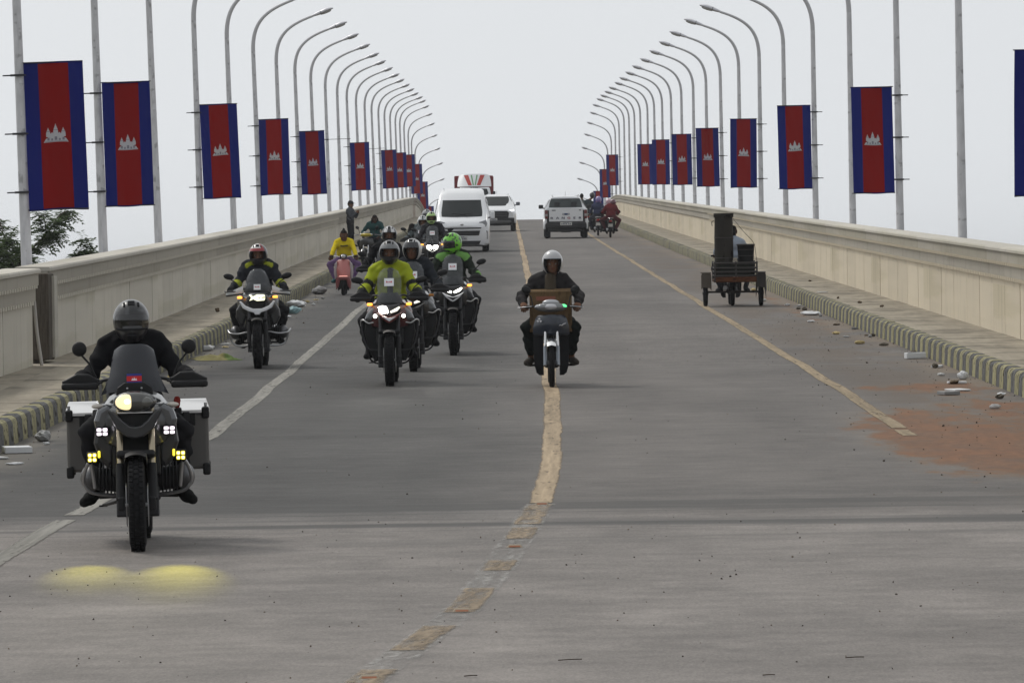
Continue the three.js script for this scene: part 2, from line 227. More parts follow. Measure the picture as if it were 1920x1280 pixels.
for (const side of [-1, 1]) {
  const kb = side < 0 ? kerbL : kerbR, wl = side < 0 ? wallL : wallR, W = side < 0 ? 'left' : 'right';
  const pv = new THREE.Group(); pv.name = 'pavement_' + W; pv.userData = { kind: 'structure' }; scene.add(pv);
  const band = (s0, s1, top, gap) => { const secs = []; for (const s of [s0 + gap, s1 - gap]) { const a = kb(s) + side * 0.175, b = wl(s) + side * 0.3, y = Y(s); secs.push([[a, y - 0.04, -s], [b, y - 0.04, -s], [b, y + top, -s], [a, y + top, -s]]); } return uvMetres(mb().loft(side < 0 ? secs.map((q) => q.reverse()) : secs).geo()); };
  for (let s = 30, i = 0; s < 330; s += 2.4, i++) mesh('slab', band(s, s + 2.4, 0.25 + 0.006 * (hash(i, side) - 0.5), 0.008), slabM[Math.floor(hash(i, side + 9) * 5)], pv);
  const rest = []; for (let s = 330; s < 535; s += 6) rest.push(band(s, s + 6, 0.25, 0.01)); mesh('slab', mergeGeometries(rest), slabM[2], pv, 'stuff');
  mesh('slab_bed', mb().add(sweep((s) => (kb(s) + wl(s)) / 2 + side * 0.2, [[-0.6, -0.04], [0.6, -0.04], [0.6, 0.22], [-0.6, 0.22]], 28, 535, 6)).geo(), mt(C(0.1, 0.09, 0.075), 1), pv);
  const kr = new THREE.Group(); kr.name = 'kerb_' + W; kr.userData = { kind: 'structure' }; scene.add(kr);
  const stone = (s0, s1, i) => { const o = 0.006 * (hash(i, 31 * side) - 0.5), t = 0.27 + 0.008 * (hash(i, 71) - 0.5), pr = [[o, -0.03], [o + 0.012, t - 0.06], [o + 0.03, t - 0.022], [o + 0.065, t], [0.172, t], [0.172, -0.03]]; const secs = [s0 + 0.006, s1 - 0.006].map((s) => pr.map(([a, h]) => [kb(s) + side * a, Y(s) + h, -s])); return uvMetres(mb().loft(side > 0 ? secs : secs.map((q) => q.reverse())).geo(), 0.7, 0.7); };
  const ry = [], rk = [];
  for (let s = 44, i = 0; s < 420; s += 0.5, i++) { const g = stone(s, s + 0.5, i); if (i < 298) mesh('kerb_stone', g, (i % 2 ? blkM : yelM)[Math.floor(hash(i, side + 4) * 4)], kr); else (i % 2 ? rk : ry).push(g); }
  mesh('kerb_stone_yellow', mergeGeometries(ry), yelM[1], kr, 'stuff'); mesh('kerb_stone_dark', mergeGeometries(rk), blkM[1], kr, 'stuff');

  // parapet wall with panels, cornice and coping
  const pa = new THREE.Group(); pa.name = 'parapet_' + W; scene.add(pa);
  pa.userData = { label: side < 0 ? 'pale concrete bridge parapet wall with moulded coping along the left pavement' : 'pale concrete bridge parapet wall with moulded coping along the right pavement', category: 'parapet wall' };
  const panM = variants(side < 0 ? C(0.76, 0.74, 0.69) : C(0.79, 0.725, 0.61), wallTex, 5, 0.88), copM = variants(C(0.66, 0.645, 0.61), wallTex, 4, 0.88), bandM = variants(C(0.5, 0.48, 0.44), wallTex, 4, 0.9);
  const sw = (prof, s0, s1, step = 2.6) => uvMetres(sweep(wl, side > 0 ? prof : [...prof].reverse(), s0, s1, step, side));
  const parts = side < 0 ? [[40, 73.9], [75.1, 535]] : [[40, 535]];
  for (const [a, b] of parts) {
    mesh('core', sw([[0.03, 0.1], [0.03, 1.2], [0.26, 1.2], [0.26, 0.1]], a, b, 5.2), mt(C(0.22, 0.2, 0.18), 0.95), pa);
    let i = 0; for (let s = a; s < b - 0.3;) { const L = Math.min(b - s, 2.1 + 1.0 * hash(i, side * 7)), o = 0.006 * (hash(i, 5) - 0.5); if (s < 440) mesh('panel', sw([[o, 0.2], [o, 1.1], [0.05, 1.1], [0.05, 0.2]], s + 0.022, s + L - 0.022), panM[Math.floor(hash(i, side + 2) * 5)], pa); s += L; i++; }
    i = 0; for (let s = a; s < b - 1; s += 10.4, i++) {
      const e = Math.min(b, s + 10.4) - 0.025;
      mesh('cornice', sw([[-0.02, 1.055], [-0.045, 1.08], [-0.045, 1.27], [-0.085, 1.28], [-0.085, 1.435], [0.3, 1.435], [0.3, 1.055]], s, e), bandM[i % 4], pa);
      mesh('coping', sw([[-0.115, 1.44], [-0.115, 1.475], [-0.1, 1.495], [0.33, 1.5], [0.35, 1.48], [0.35, 1.44]], s, e), copM[i % 4], pa);
    }
  }
  const dt = []; for (let s = 45; s < 200; s += 0.3) { if (side < 0 && s > 73.6 && s < 75.4) continue; const g = new THREE.BoxGeometry(0.03, 0.045, 0.13); g.translate(wl(s) + side * -0.088, Y(s) + 1.268, -s); dt.push(clean(g)); const h = new THREE.BoxGeometry(0.03, 0.05, 0.17); h.translate(wl(s) + side * -0.034, Y(s) + 1.056, -s); dt.push(clean(h)); }
  mesh('dentil_row', mergeGeometries(dt), panM[3], pa, 'stuff');
  if (side < 0) {                                     // expansion joint pier and loose conduit
    const dk = mt(C(0.13, 0.115, 0.1), 0.9, 0, { map: concreteTex }), x = wallL(75);
    const pr = mb(); pr.rbox(0.3, 1.12, 0.9, 0.02, x - 0.02, Y(75) + 0.85, -75.1, 0, 0, 0); mesh('joint_pier', pr.geo(), dk, pa);
    mesh('pier_face', mb().rbox(0.05, 1.06, 0.5, 0.01, x + 0.142, Y(75.4) + 0.84, -75.45).geo(), copM[0], pa);
    mesh('conduit', mb().tube([[x + 0.02, Y(73.7) + 1.08, -73.72], [x + 0.05, Y(73.7) + 0.7, -73.7], [x + 0.11, Y(73.7) + 0.26, -73.66]], 0.022).geo(), mt(C(0.45, 0.43, 0.4), 0.7), pa);
  }
}

// ---------------------------------------------------------------- street lamps
const poleTex = tex(64, 512, (u, v) => { const a = 218 + 40 * (fbm(u * 5, v * 30, 4) - 0.5) - 40 * sst(0.62, 0.75, fbm(u * 3 + 4, v * 50, 4)); return [a, a, a * 1.01]; });
const poleM = mt(C(0.9, 0.9, 0.91), 0.5, 0, { map: poleTex }), headM = mt(C(0.62, 0.62, 0.66), 0.45, 0.2), lensM = mt(C(0.42, 0.41, 0.4), 0.25), boltM = mt(C(0.1, 0.1, 0.11), 0.5, 0.5);
function lampProto() {
  const o = new THREE.Group();
  mb().bar([0, 0, 0], [0, 5.75, 0], 0.082, 0.055, 14).build('pole', poleM, o);
  mb().rbox(0.3, 0.02, 0.3, 0.008, 0, 0.01, 0).build('base_plate', headM, o);
  const cv = new THREE.CubicBezierCurve3(X3(0, 5.74, 0), X3(0, 6.55, 0), X3(0.36, 6.83, 0), X3(1.12, 7.08, 0));
  const fr = [], N = 16; for (let i = 0; i <= N; i++) { const t = i / N, c = cv.getPoint(t), d = cv.getTangent(t), n = X3(-d.y, d.x, 0), r = lerp(0.055, 0.034, t); fr.push(Array.from({ length: 10 }, (_, k) => { const a = k / 10 * 2 * Math.PI; return [c.x + n.x * Math.cos(a) * r, c.y + n.y * Math.cos(a) * r, Math.sin(a) * r]; })); }
  mb().loft(fr).build('arm', poleM, o);
  const hd = [], e = X3(Math.cos(0.33), Math.sin(0.33), 0), u = X3(-e.y, e.x, 0);
  for (const [t, w, h, y] of [[0, 0.035, 0.035, 0], [0.06, 0.045, 0.045, 0], [0.16, 0.07, 0.06, 0], [0.3, 0.115, 0.075, 0.005], [0.45, 0.12, 0.075, 0.01], [0.58, 0.095, 0.05, 0.005], [0.66, 0.05, 0.02, 0]]) hd.push(Array.from({ length: 12 }, (_, k) => { const a = k / 12 * 2 * Math.PI, hh = Math.sin(a) > 0 ? h : h * 0.7; return [1.1 + e.x * t + u.x * (Math.sin(a) * hh + y), 7.075 + e.y * t + u.y * (Math.sin(a) * hh + y), Math.cos(a) * w]; }));
  const H = mb().loft(hd).build('lamp_head', headM, o);
  mb().ell(1.1 + e.x * 0.42 - u.x * 0.045, 7.075 + e.y * 0.42 - u.y * 0.045, 0, 0.17, 0.03, 0.09, 16, 8, 0, 0, 0.33).build('lens', lensM, H);
  mb().rbox(0.012, 0.13, 0.22, 0.004, 1.1 + e.x * 0.27, 7.08 + e.y * 0.27, 0, 0, 0, 0.33).build('clasp', boltM, H);
  return o;
}
const lamp0 = lampProto();
function flagPrint() {                                 // printed cloth: two blue stripes, a red field and a white three-towered temple
  const c = document.createElement('canvas'); c.width = 320; c.height = 800; const x = c.getContext('2d');
  x.fillStyle = '#1f2770'; x.fillRect(0, 0, 320, 800); x.fillStyle = '#861817'; x.fillRect(78, 0, 164, 800);
  x.fillStyle = '#171d5a'; x.fillRect(0, 0, 320, 10); x.fillRect(0, 790, 320, 10);
  const T = (f, pts) => { x.fillStyle = f; x.beginPath(); pts.forEach(([a, b], i) => i ? x.lineTo(a, b) : x.moveTo(a, b)); x.closePath(); x.fill(); };
  const g = '#b9b8bd', d = '#7f7d88', by = 436;
  T(g, [[92, by], [228, by], [214, by - 22], [204, by - 22], [204, by - 34], [116, by - 34], [116, by - 22], [106, by - 22]]);
  for (const [cx, w, h] of [[119, 24, 82], [160, 27, 102], [201, 24, 82]]) T(g, [[cx - w / 2, by - 30], [cx - w / 2, by - h * 0.58], [cx - w * 0.4, by - h * 0.7], [cx - w * 0.17, by - h * 0.85], [cx, by - h], [cx + w * 0.17, by - h * 0.85], [cx + w * 0.4, by - h * 0.7], [cx + w / 2, by - h * 0.58], [cx + w / 2, by - 30]]);
  for (const cx of [140, 180]) T(g, [[cx - 10, by - 30], [cx - 10, by - 46], [cx, by - 54], [cx + 10, by - 46], [cx + 10, by - 30]]);
  x.fillStyle = d; for (const [a, b, w, h] of [[113, 26, 12, 16], [153, 30, 14, 20], [195, 26, 12, 16], [134, 20, 10, 12], [176, 20, 10, 12], [108, 60, 22, 3], [148, 68, 24, 3], [190, 60, 22, 3], [100, 5, 120, 3]]) x.fillRect(a, by - b, w, h);
  const t = new THREE.CanvasTexture(c); t.colorSpace = THREE.SRGBColorSpace; t.anisotropy = 8; return t;
}
const flagT = flagPrint();
const flagMs = [C(1, 1, 1), C(1.08, 1.06, 1.02), C(0.92, 0.93, 0.97), C(1.04, 1.1, 1.08)].map((c) => mp(c, 0.95, 0, { map: flagT, specularIntensity: 0.3 })), rodM = mt(C(0.05, 0.05, 0.055), 0.5, 0.5);
function cloth(k, w = 0.8, h = 2.03, left = true) {
  const g = new THREE.PlaneGeometry(w, h, 18, 36), P = g.attributes.position;
  for (let i = 0; i < P.count; i++) { const x = P.getX(i), y = P.getY(i), u = x / w; P.setY(i, y + 0.008 * Math.sin(u * 7 + k * 3) * (y < 0 ? 1 : 0.4)); P.setZ(i, 0.04 * Math.sin(u * 5 + k) * Math.sin(y * 1.6 + k * 2) + 0.014 * Math.sin(u * 11 + k * 3 + y * 3.4)); P.setX(i, x + (left ? 1 : -1) * 0.02 * Math.sin(k * 1.7) * (0.5 - y / h)); }
  g.computeVertexNormals();
  const b = g.clone(); b.translate(0, 0, -0.004); const ix = b.index.array.slice(); for (let i = 0; i < ix.length; i += 3) { const t = ix[i + 1]; ix[i + 1] = ix[i + 2]; ix[i + 2] = t; } b.setIndex(new THREE.BufferAttribute(ix, 1)); b.computeVertexNormals();
  return mergeGeometries([clean(g), clean(b)]);
}
const clothG = [0, 1, 2, 3, 4, 5].map((k) => [cloth(k * 1.3 + 0.4, 0.8, 2.03, true), cloth(k * 1.3 + 0.9, 0.8, 2.03, false)]);
function lampRow(side, first, count, n0) {
  let bi = 0; const W = side < 0 ? 'left' : 'right';
  for (let i = first, q = 0; q < count; i++, q++) {
    const s = 15 * (n0 + i), odd = (i % 2 !== 0) || (side < 0 && i === 0);
    let lat = side < 0 ? -6.56 : 7.48; if (side > 0 && i === -1) lat = 7.93;
    const lean = side < 0 ? 0.024 + 0.008 * (hash(i, 3) - 0.5) : 0.003 + 0.008 * (hash(i, 8) - 0.5), jit = 0.03 * (hash(i, 12) - 0.5);
    const o = lamp0.clone(); o.name = nm('street_lamp'); o.userData = { label: `curved white street lamp post, ${nth(q)} from the camera in the ${W} row`, category: 'street lamp', group: 'street lamps along the bridge' };
    o.position.set(lat, Y(s) + 0.3, -s - jit); o.rotation.set(0, side < 0 ? 0 : Math.PI, lean, 'ZXY'); scene.add(o);
    const h0 = 2.2 + 0.05 * (hash(i, 44) - 0.5) - (i > 5 && side < 0 ? 0.06 : 0), missing = side < 0 ? [9, 13].includes(i) : [15, 17].includes(i);
    if (side < 0 ? i <= 25 : i <= 23) if (odd) {
      if (missing && side > 0) continue;
      const b = new THREE.Group(); b.name = nm(missing ? 'banner_bracket' : 'flag_banner');
      b.userData = missing ? { label: `bare banner rod without a flag on the ${W} lamp ${nth(q)} from camera`, category: 'bracket', group: 'bare banner rods' } : { label: `vertical blue and red temple flag banner, ${nth(bi)} from the camera on ${W} lamps`, category: 'banner', group: 'flag banners on the lamp posts' };
      const inn = side < 0 ? 1 : -1, px = lat - Math.sin(lean) * (h0 + 1 - 0.3);
      b.position.set(px, Y(s) + h0, -s - jit); b.rotation.set(0, 0.05 * (hash(i, 61) - 0.5), lean); scene.add(b);
      const rods = missing ? [1.95] : [0.24 + 0.02, 1.06, 1.86];
      for (const y of rods) mb().bar([-inn * 0.2, y, 0.075], [inn * (missing ? 0.9 : 0.12), y, 0.075], 0.011, 0.011, 6).box(0.19, 0.03, 0.02, 0, y, 0.082).build('rod', rodM, b);
      if (!missing) {
        const cm = mesh('cloth', clothG[q % 6][side < 0 ? 0 : 1], flagMs[Math.floor(hash(i, side + 40) * 4)], b); cm.position.set(inn * 0.49, 1.015, 0.075); cm.scale.x = 0.97 + 0.05 * hash(i, side + 50); cm.rotation.z = 0.012 * (hash(i, side + 51) - 0.5);
        mb().bar([inn * 0.08, 2.025, 0.073], [inn * 0.9, 2.025, 0.073], 0.009, 0.009, 6).build('top_rod', rodM, b); mb().bar([inn * 0.08, 0.01, 0.073], [inn * 0.9, 0.01, 0.073], 0.009, 0.009, 6).build('bottom_rod', rodM, b);
        bi++;
      }
    }
  }
}
lampRow(-1, 0, 28, 5.27); lampRow(1, -1, 28, 6.32);

// ---------------------------------------------------------------- people
// bones: [a, b, ra, rb, tag, k]; one smooth surface round all of them (surface nets), coloured by the nearest bone
function nets(bones, cell, colors, fold = 0) {
  const lo = [1e9, 1e9, 1e9], hi = [-1e9, -1e9, -1e9];
  for (const [a, b, ra, rb] of bones) for (let k = 0; k < 3; k++) { const r = Math.max(ra, rb) + 0.05; lo[k] = Math.min(lo[k], a[k] - r, b[k] - r); hi[k] = Math.max(hi[k], a[k] + r, b[k] + r); }
  const n = lo.map((l, k) => Math.ceil((hi[k] - l) / cell) + 2), [nx, ny, nz] = n, D = new Float32Array(nx * ny * nz).fill(1), B = new Float32Array(nx * ny * nz).fill(9), T = new Uint8Array(nx * ny * nz);
  for (const [a, b, ra, rb, tag, kk] of bones) {
    const k = kk ?? 0.03, m = Math.max(ra, rb) + Math.max(0.03, k) + cell * 2, i0 = [], i1 = [];
    for (let q = 0; q < 3; q++) { i0[q] = Math.max(0, Math.floor((Math.min(a[q], b[q]) - m - lo[q]) / cell)); i1[q] = Math.min(n[q] - 1, Math.ceil((Math.max(a[q], b[q]) + m - lo[q]) / cell)); }
    const dx = b[0] - a[0], dy = b[1] - a[1], dz = b[2] - a[2], L2 = dx * dx + dy * dy + dz * dz || 1e-9;
    for (let z = i0[2]; z <= i1[2]; z++) for (let y = i0[1]; y <= i1[1]; y++) for (let x = i0[0]; x <= i1[0]; x++) {
      const px = lo[0] + x * cell - a[0], py = lo[1] + y * cell - a[1], pz = lo[2] + z * cell - a[2], t = cl((px * dx + py * dy + pz * dz) / L2);
      const ex = px - t * dx, ey = py - t * dy, ez = pz - t * dz, d = Math.sqrt(ex * ex + ey * ey + ez * ez) - (ra + (rb - ra) * t), id = (z * ny + y) * nx + x, o = D[id];
      const h = Math.max(k - Math.abs(o - d), 0) / k; D[id] = Math.min(o, d) - h * h * k * 0.25; if (d < B[id]) { B[id] = d; T[id] = tag; }
    }
  }
  if (fold) for (let z = 0, id = 0; z < nz; z++) for (let y = 0; y < ny; y++) for (let x = 0; x < nx; x++, id++) { const t = T[id]; if (t > 1 || Math.abs(D[id]) > 0.06) continue; const X = lo[0] + x * cell, Yy = lo[1] + y * cell, Z = lo[2] + z * cell; D[id] += fold * (Math.sin(31 * Yy + 17 * X + 4 * Math.sin(9 * Z)) * Math.sin(23 * X - 13 * Z + 3 * Math.sin(11 * Yy)) + 0.6 * Math.sin(57 * Yy - 21 * Z + 3 * Math.sin(19 * X)) * Math.sin(13 * X + 9 * Yy)); }
  const V = new Int32Array(nx * ny * nz).fill(-1), p = [], col = [], ix = [];
  for (let z = 0; z < nz - 1; z++) for (let y = 0; y < ny - 1; y++) for (let x = 0; x < nx - 1; x++) {
    const id = (z * ny + y) * nx + x; let c = 0, sx = 0, sy = 0, sz = 0, neg = 0; const v = [];
    for (let q = 0; q < 8; q++) { v[q] = D[id + (q & 1) + (q & 2 ? nx : 0) + (q & 4 ? nx * ny : 0)]; if (v[q] < 0) neg++; }
    if (!neg || neg === 8) continue;
    for (let q = 0; q < 8; q++) for (const e of [1, 2, 4]) if (!(q & e)) { const w = q | e; if ((v[q] < 0) !== (v[w] < 0)) { const t = v[q] / (v[q] - v[w]); sx += (q & 1) + (e === 1 ? t : 0); sy += (q & 2 ? 1 : 0) + (e === 2 ? t : 0); sz += (q & 4 ? 1 : 0) + (e === 4 ? t : 0); c++; } }
    V[id] = p.length / 3; p.push(lo[0] + (x + sx / c) * cell, lo[1] + (y + sy / c) * cell, lo[2] + (z + sz / c) * cell);
    const cc = colors[T[id]] ?? colors[0]; col.push(cc.r, cc.g, cc.b);
  }
  const S3 = [1, nx, nx * ny];
  for (let z = 1; z < nz - 1; z++) for (let y = 1; y < ny - 1; y++) for (let x = 1; x < nx - 1; x++) {
    const id = (z * ny + y) * nx + x;
    for (let q = 0; q < 3; q++) { const i2 = id + S3[q]; if ((D[id] < 0) === (D[i2] < 0)) continue; const u = S3[(q + 1) % 3], w = S3[(q + 2) % 3], a = V[id], b = V[id - u], c = V[id - u - w], d = V[id - w]; if (a < 0 || b < 0 || c < 0 || d < 0) continue; if (D[id] < 0) ix.push(a, b, c, a, c, d); else ix.push(a, c, b, a, d, c); }
  }
  const g = new THREE.BufferGeometry(); g.setAttribute('position', new THREE.Float32BufferAttribute(p, 3)); g.setAttribute('color', new THREE.Float32BufferAttribute(col, 3)); g.setIndex(ix); g.computeVertexNormals(); return clean(g);
}
const va = (a, b, t = 1) => [a[0] + b[0] * t, a[1] + b[1] * t, a[2] + b[2] * t], vs = (a, b) => [a[0] - b[0], a[1] - b[1], a[2] - b[2]], vm = (a, b, t) => [lerp(a[0], b[0], t), lerp(a[1], b[1], t), lerp(a[2], b[2], t)];
const vl = (a) => Math.hypot(...a), vu = (a) => { const l = vl(a) || 1; return a.map((x) => x / l); }, vd = (a, b) => a[0] * b[0] + a[1] * b[1] + a[2] * b[2], vx = (a, b) => [a[1] * b[2] - a[2] * b[1], a[2] * b[0] - a[0] * b[2], a[0] * b[1] - a[1] * b[0]];
function ik(a, b, l1, l2, hint) {                      // middle joint of a two-bone limb
  const d = vs(b, a), L = Math.min(vl(d), (l1 + l2) * 0.999), u = vu(d), x = (l1 * l1 - l2 * l2 + L * L) / (2 * L), h = Math.sqrt(Math.max(0, l1 * l1 - x * x));
  const p = va(hint, u, -vd(hint, u)); return va(va(a, u, x), vu(p), h);
}
const fabricM = mt(C(1, 1, 1), 0.9, 0, { vertexColors: true }), SKIN = C(0.16, 0.085, 0.055), BLACK = C(0.016, 0.016, 0.018);
// a person; +z is where the chest faces. tags: 0 top, 1 legs, 2 shoes, 3 hands, 4 skin, 5 hair/dark, 6 eye white, 7 lip, 8 accent
function person(o) {
  const root = thing('person', o.label, 'person', o.lat, o.s, o.turn ?? 0, o.group, o.h ?? 0);
  const k = o.bulk ?? 1, sc = o.scale ?? 1, pel = o.pel, ln = o.lean ?? 0.15, up = [0, Math.cos(ln), Math.sin(ln)], fw = [0, -Math.sin(ln), Math.cos(ln)];
  const cols = [o.top, o.legs, o.shoe ?? BLACK, o.glove ?? o.skin ?? SKIN, o.skin ?? SKIN, o.hair ?? C(0.012, 0.01, 0.01), C(0.2, 0.18, 0.165), C(0.16, 0.07, 0.05), o.accent ?? o.top];
  const B = [], chest = va(pel, up, 0.36 * sc), neck = va(pel, up, 0.515 * sc), sw = (o.sw ?? 0.185) * sc;
  B.push([va(pel, [-0.075, 0, 0]), va(pel, [0.075, 0, 0]), 0.105 * k, 0.105 * k, 1, 0.05]);
  B.push([va(va(pel, up, 0.14), [-0.055, 0, 0]), va(va(pel, up, 0.14), [0.055, 0, 0]), 0.118 * k, 0.118 * k, 0, 0.06]);
  B.push([va(chest, [-0.075, 0, 0]), va(chest, [0.075, 0, 0]), 0.125 * k, 0.125 * k, 0, 0.07]);
  B.push([va(va(pel, up, 0.42 * sc), [-sw + 0.05, 0, 0]), va(va(pel, up, 0.42 * sc), [sw - 0.05, 0, 0]), 0.075 * k, 0.075 * k, 0, 0.05]);
  for (const g of [-1, 1]) B.push([va(neck, [g * 0.03, 0, 0]), va(va(pel, up, 0.43 * sc), [g * sw * 0.9, 0, 0]), 0.062 * k, 0.07 * k, 0, 0.05]);
  const hc = va(va(neck, up, 0.1 * sc), [0, 0.095 * sc, 0.02 + 0.03 * sc]), HC = o.headAt ?? hc;
  B.push([va(neck, up, -0.03), va(HC, [0, -0.09, -0.015]), 0.062, 0.055, o.neckTag ?? 4, 0.03]);
  if (o.collar) B.push([va(neck, up, -0.02), va(neck, up, 0.045), 0.083 * k, 0.075, 0, 0.02]);
  const wr = [];
  for (const sd of [0, 1]) {
    const g = sd ? 1 : -1, sh = va(va(pel, up, 0.425 * sc), [g * sw, 0, 0]), hand = o.hands[sd], hint = o.elbow?.[sd] ?? [g * 0.9, -0.55, -0.35], el = ik(sh, hand, 0.285 * sc, 0.265 * sc, hint);
    const at = o.shortSleeve ? 4 : 0;
    B.push([sh, vm(sh, el, 0.55), 0.068 * k, 0.058 * k, 0, 0.04], [vm(sh, el, 0.5), el, (o.shortSleeve ? 0.043 : 0.058 * k), (o.shortSleeve ? 0.04 : 0.05 * k), at, 0.02], [el, vm(el, hand, 0.55), (o.shortSleeve ? 0.042 : 0.054 * k), (o.shortSleeve ? 0.036 : 0.05 * k), o.accentArm ? 8 : at, 0.025], [vm(el, hand, 0.5), hand, o.shortSleeve ? 0.036 : 0.05 * k, o.shortSleeve ? 0.026 : 0.038 * k, at, 0.02]);
    wr.push([el, hand]); if (o.band) B.push([vm(sh, el, 0.84), vm(sh, el, 0.9), 0.061 * k, 0.06 * k, 8, 0.004], [vm(el, hand, 0.72), vm(el, hand, 1), 0.05 * k, 0.042 * k, 8, 0.01]);
    const hip = va(pel, [g * 0.095, -0.02, 0.0]), ank = o.feet[sd], kn = ik(hip, ank, 0.43 * sc, 0.42 * sc, o.knee?.[sd] ?? [g * 0.45, 0.6, 0.8]);
    B.push([hip, kn, 0.095 * k, 0.064 * k, 1, 0.04], [kn, vm(kn, ank, 0.4), 0.066 * k, 0.06 * k, 1, 0.03], [vm(kn, ank, 0.4), vm(kn, ank, o.bareAnkle ? 0.8 : 1), 0.06 * k, 0.046 * k, 1, 0.02]);
    if (o.bareAnkle) B.push([vm(kn, ank, 0.75), ank, 0.038, 0.034, 4, 0.01]);
    const ft = o.toe?.[sd] ?? [g * 0.06, -0.02, 0.2];
    if (o.boots) B.push([vm(kn, ank, 0.62), ank, 0.062, 0.052, 2, 0.02]);
    B.push([va(ank, [0, -0.035, -0.04]), va(va(ank, [0, -0.04, 0]), ft, 0.45), 0.044, 0.046, 2, 0.02], [va(va(ank, [0, -0.04, 0]), ft, 0.4), va(va(ank, [0, -0.04, 0]), ft, 0.85), 0.046, 0.036, 2, 0.02]);
  }
  if (o.extra) B.push(...o.extra);
  const parts = [nets(B, o.cell ?? 0.014, cols, o.fold ?? 0.0035)];
  // hands: palm and five fingers closed round a grip (bar along x) or relaxed
  for (const sd of [0, 1]) {
    const g = sd ? 1 : -1, [el, h] = wr[sd], H = [], f = vu(vs(h, el)), bar = o.grip?.[sd] ?? [1, 0, 0], dn = vu(vx(f, bar)), D2 = dn[1] > 0 ? dn.map((q) => -q) : dn;
    const q = va(h, f, 0.045); H.push([va(h, f, -0.02), va(h, f, 0.02), 0.03, 0.029, 3, 0.02]);
    for (let i = -1; i <= 1; i++) H.push([va(va(h, f, 0.015), bar, i * 0.02), va(va(q, f, 0.02), bar, i * 0.026), 0.02, 0.017, 3, 0.02]);
    for (let i = 0; i < 4; i++) { const k0 = va(va(q, f, 0.03), bar, (i - 1.5) * 0.0215), l = [0.036, 0.042, 0.04, 0.031][i], a = va(va(k0, f, l * 0.75), D2, l * 0.6), b = va(va(a, D2, l * 0.85), f, -0.008), c = va(va(b, f, -l * 0.7), D2, 0.006), r = o.glove ? 0.0115 : 0.0095; H.push([k0, a, r + 0.001, r, 3, 0.006], [a, b, r, r - 0.0005, 3, 0.005], [b, c, r - 0.0005, r - 0.0015, 3, 0.005]); }
    const tb = va(va(h, f, 0.02), bar, -g * 0.03), t1 = va(va(va(tb, f, 0.03), bar, -g * 0.018), D2, 0.018), t2 = va(va(t1, f, 0.018), D2, 0.028); H.push([tb, t1, 0.014, 0.0125, 3, 0.012], [t1, t2, 0.012, 0.0095, 3, 0.005]);
    parts.push(nets(H, o.far ? 0.009 : 0.005, cols));
  }
  // head with brow, nose, mouth, chin, ears; a simple scalp of hair when bare-headed
  const hb = [], yw = o.yaw ?? 0, pt = o.pitch ?? 0, q4 = new THREE.Quaternion().setFromEuler(new THREE.Euler(pt, yw, o.roll ?? 0, 'YXZ')), w = (x, y, z) => { const v = X3(x, y, z).applyQuaternion(q4); return va(HC, [v.x, v.y, v.z]); };
  const hd = (a, b, ra, rb, t, kk = 0.02) => hb.push([w(...a), w(...b), ra, rb, t, kk]);
  hd([0, 0.03, -0.022], [0, 0.035, 0.012], 0.083, 0.08, o.hairLong !== undefined || o.helmet === undefined ? 4 : 4, 0.03);
  hd([0, -0.02, 0.03], [0, -0.075, 0.046], 0.062, 0.038, 4, 0.03); hd([-0.03, -0.06, 0.02], [0.03, -0.06, 0.02], 0.04, 0.04, 4, 0.03);
  hd([0, 0.0, 0.09], [0, -0.032, 0.108], 0.009, 0.0135, 4, 0.012); hd([-0.035, 0.018, 0.08], [0.035, 0.018, 0.08], 0.013, 0.013, 4, 0.015);
  hd([-0.02, -0.062, 0.087], [0.02, -0.062, 0.087], 0.007, 0.007, 7, 0.006);
  for (const g of [-1, 1]) { hd([g * 0.031, 0.0, 0.078], [g * 0.033, 0.0, 0.078], 0.0115, 0.0115, 6, 0.002); hd([g * 0.031, 0.0, 0.086], [g * 0.031, 0, 0.0865], 0.006, 0.006, 5, 0.001); hd([g * 0.02, 0.021, 0.094], [g * 0.045, 0.02, 0.086], 0.004, 0.004, 5, 0.003); hd([g * 0.082, 0.012, -0.012], [g * 0.08, -0.025, -0.008], 0.013, 0.009, 4, 0.008); }
  if (o.helmet === undefined) { hd([0, 0.062, -0.03], [0, 0.06, 0.018], 0.078, 0.07, 5, 0.012); hd([0, 0.0, -0.055], [0, -0.03, -0.05], 0.07, 0.055, 5, 0.015); for (const g of [-1, 1]) hd([g * 0.062, 0.03, -0.01], [g * 0.064, 0.03, -0.03], 0.03, 0.03, 5, 0.01); if (o.bun) hd([0, 0.125, -0.03], [0, 0.155, -0.035], 0.036, 0.026, 5, 0.008); if (o.hairLong) { hd([-0.05, 0, -0.06], [-0.06, -0.16, -0.07], 0.05, 0.055, 5, 0.03); hd([0.05, 0, -0.06], [0.06, -0.16, -0.07], 0.05, 0.055, 5, 0.03); hd([-0.075, 0.02, 0.0], [-0.085, -0.1, 0.0], 0.03, 0.03, 5, 0.02); hd([0.075, 0.02, 0.0], [0.085, -0.1, 0.0], 0.03, 0.03, 5, 0.02); } }
  parts.push(nets(hb, o.far ? 0.009 : 0.0055, cols));
  mesh('body', mergeGeometries(parts), fabricM, root);
  if (o.helmet) { const hg = new THREE.Group(); hg.name = 'helmet'; hg.position.set(...HC); hg.quaternion.copy(q4); root.add(hg); helmet(hg, o.helmet); }
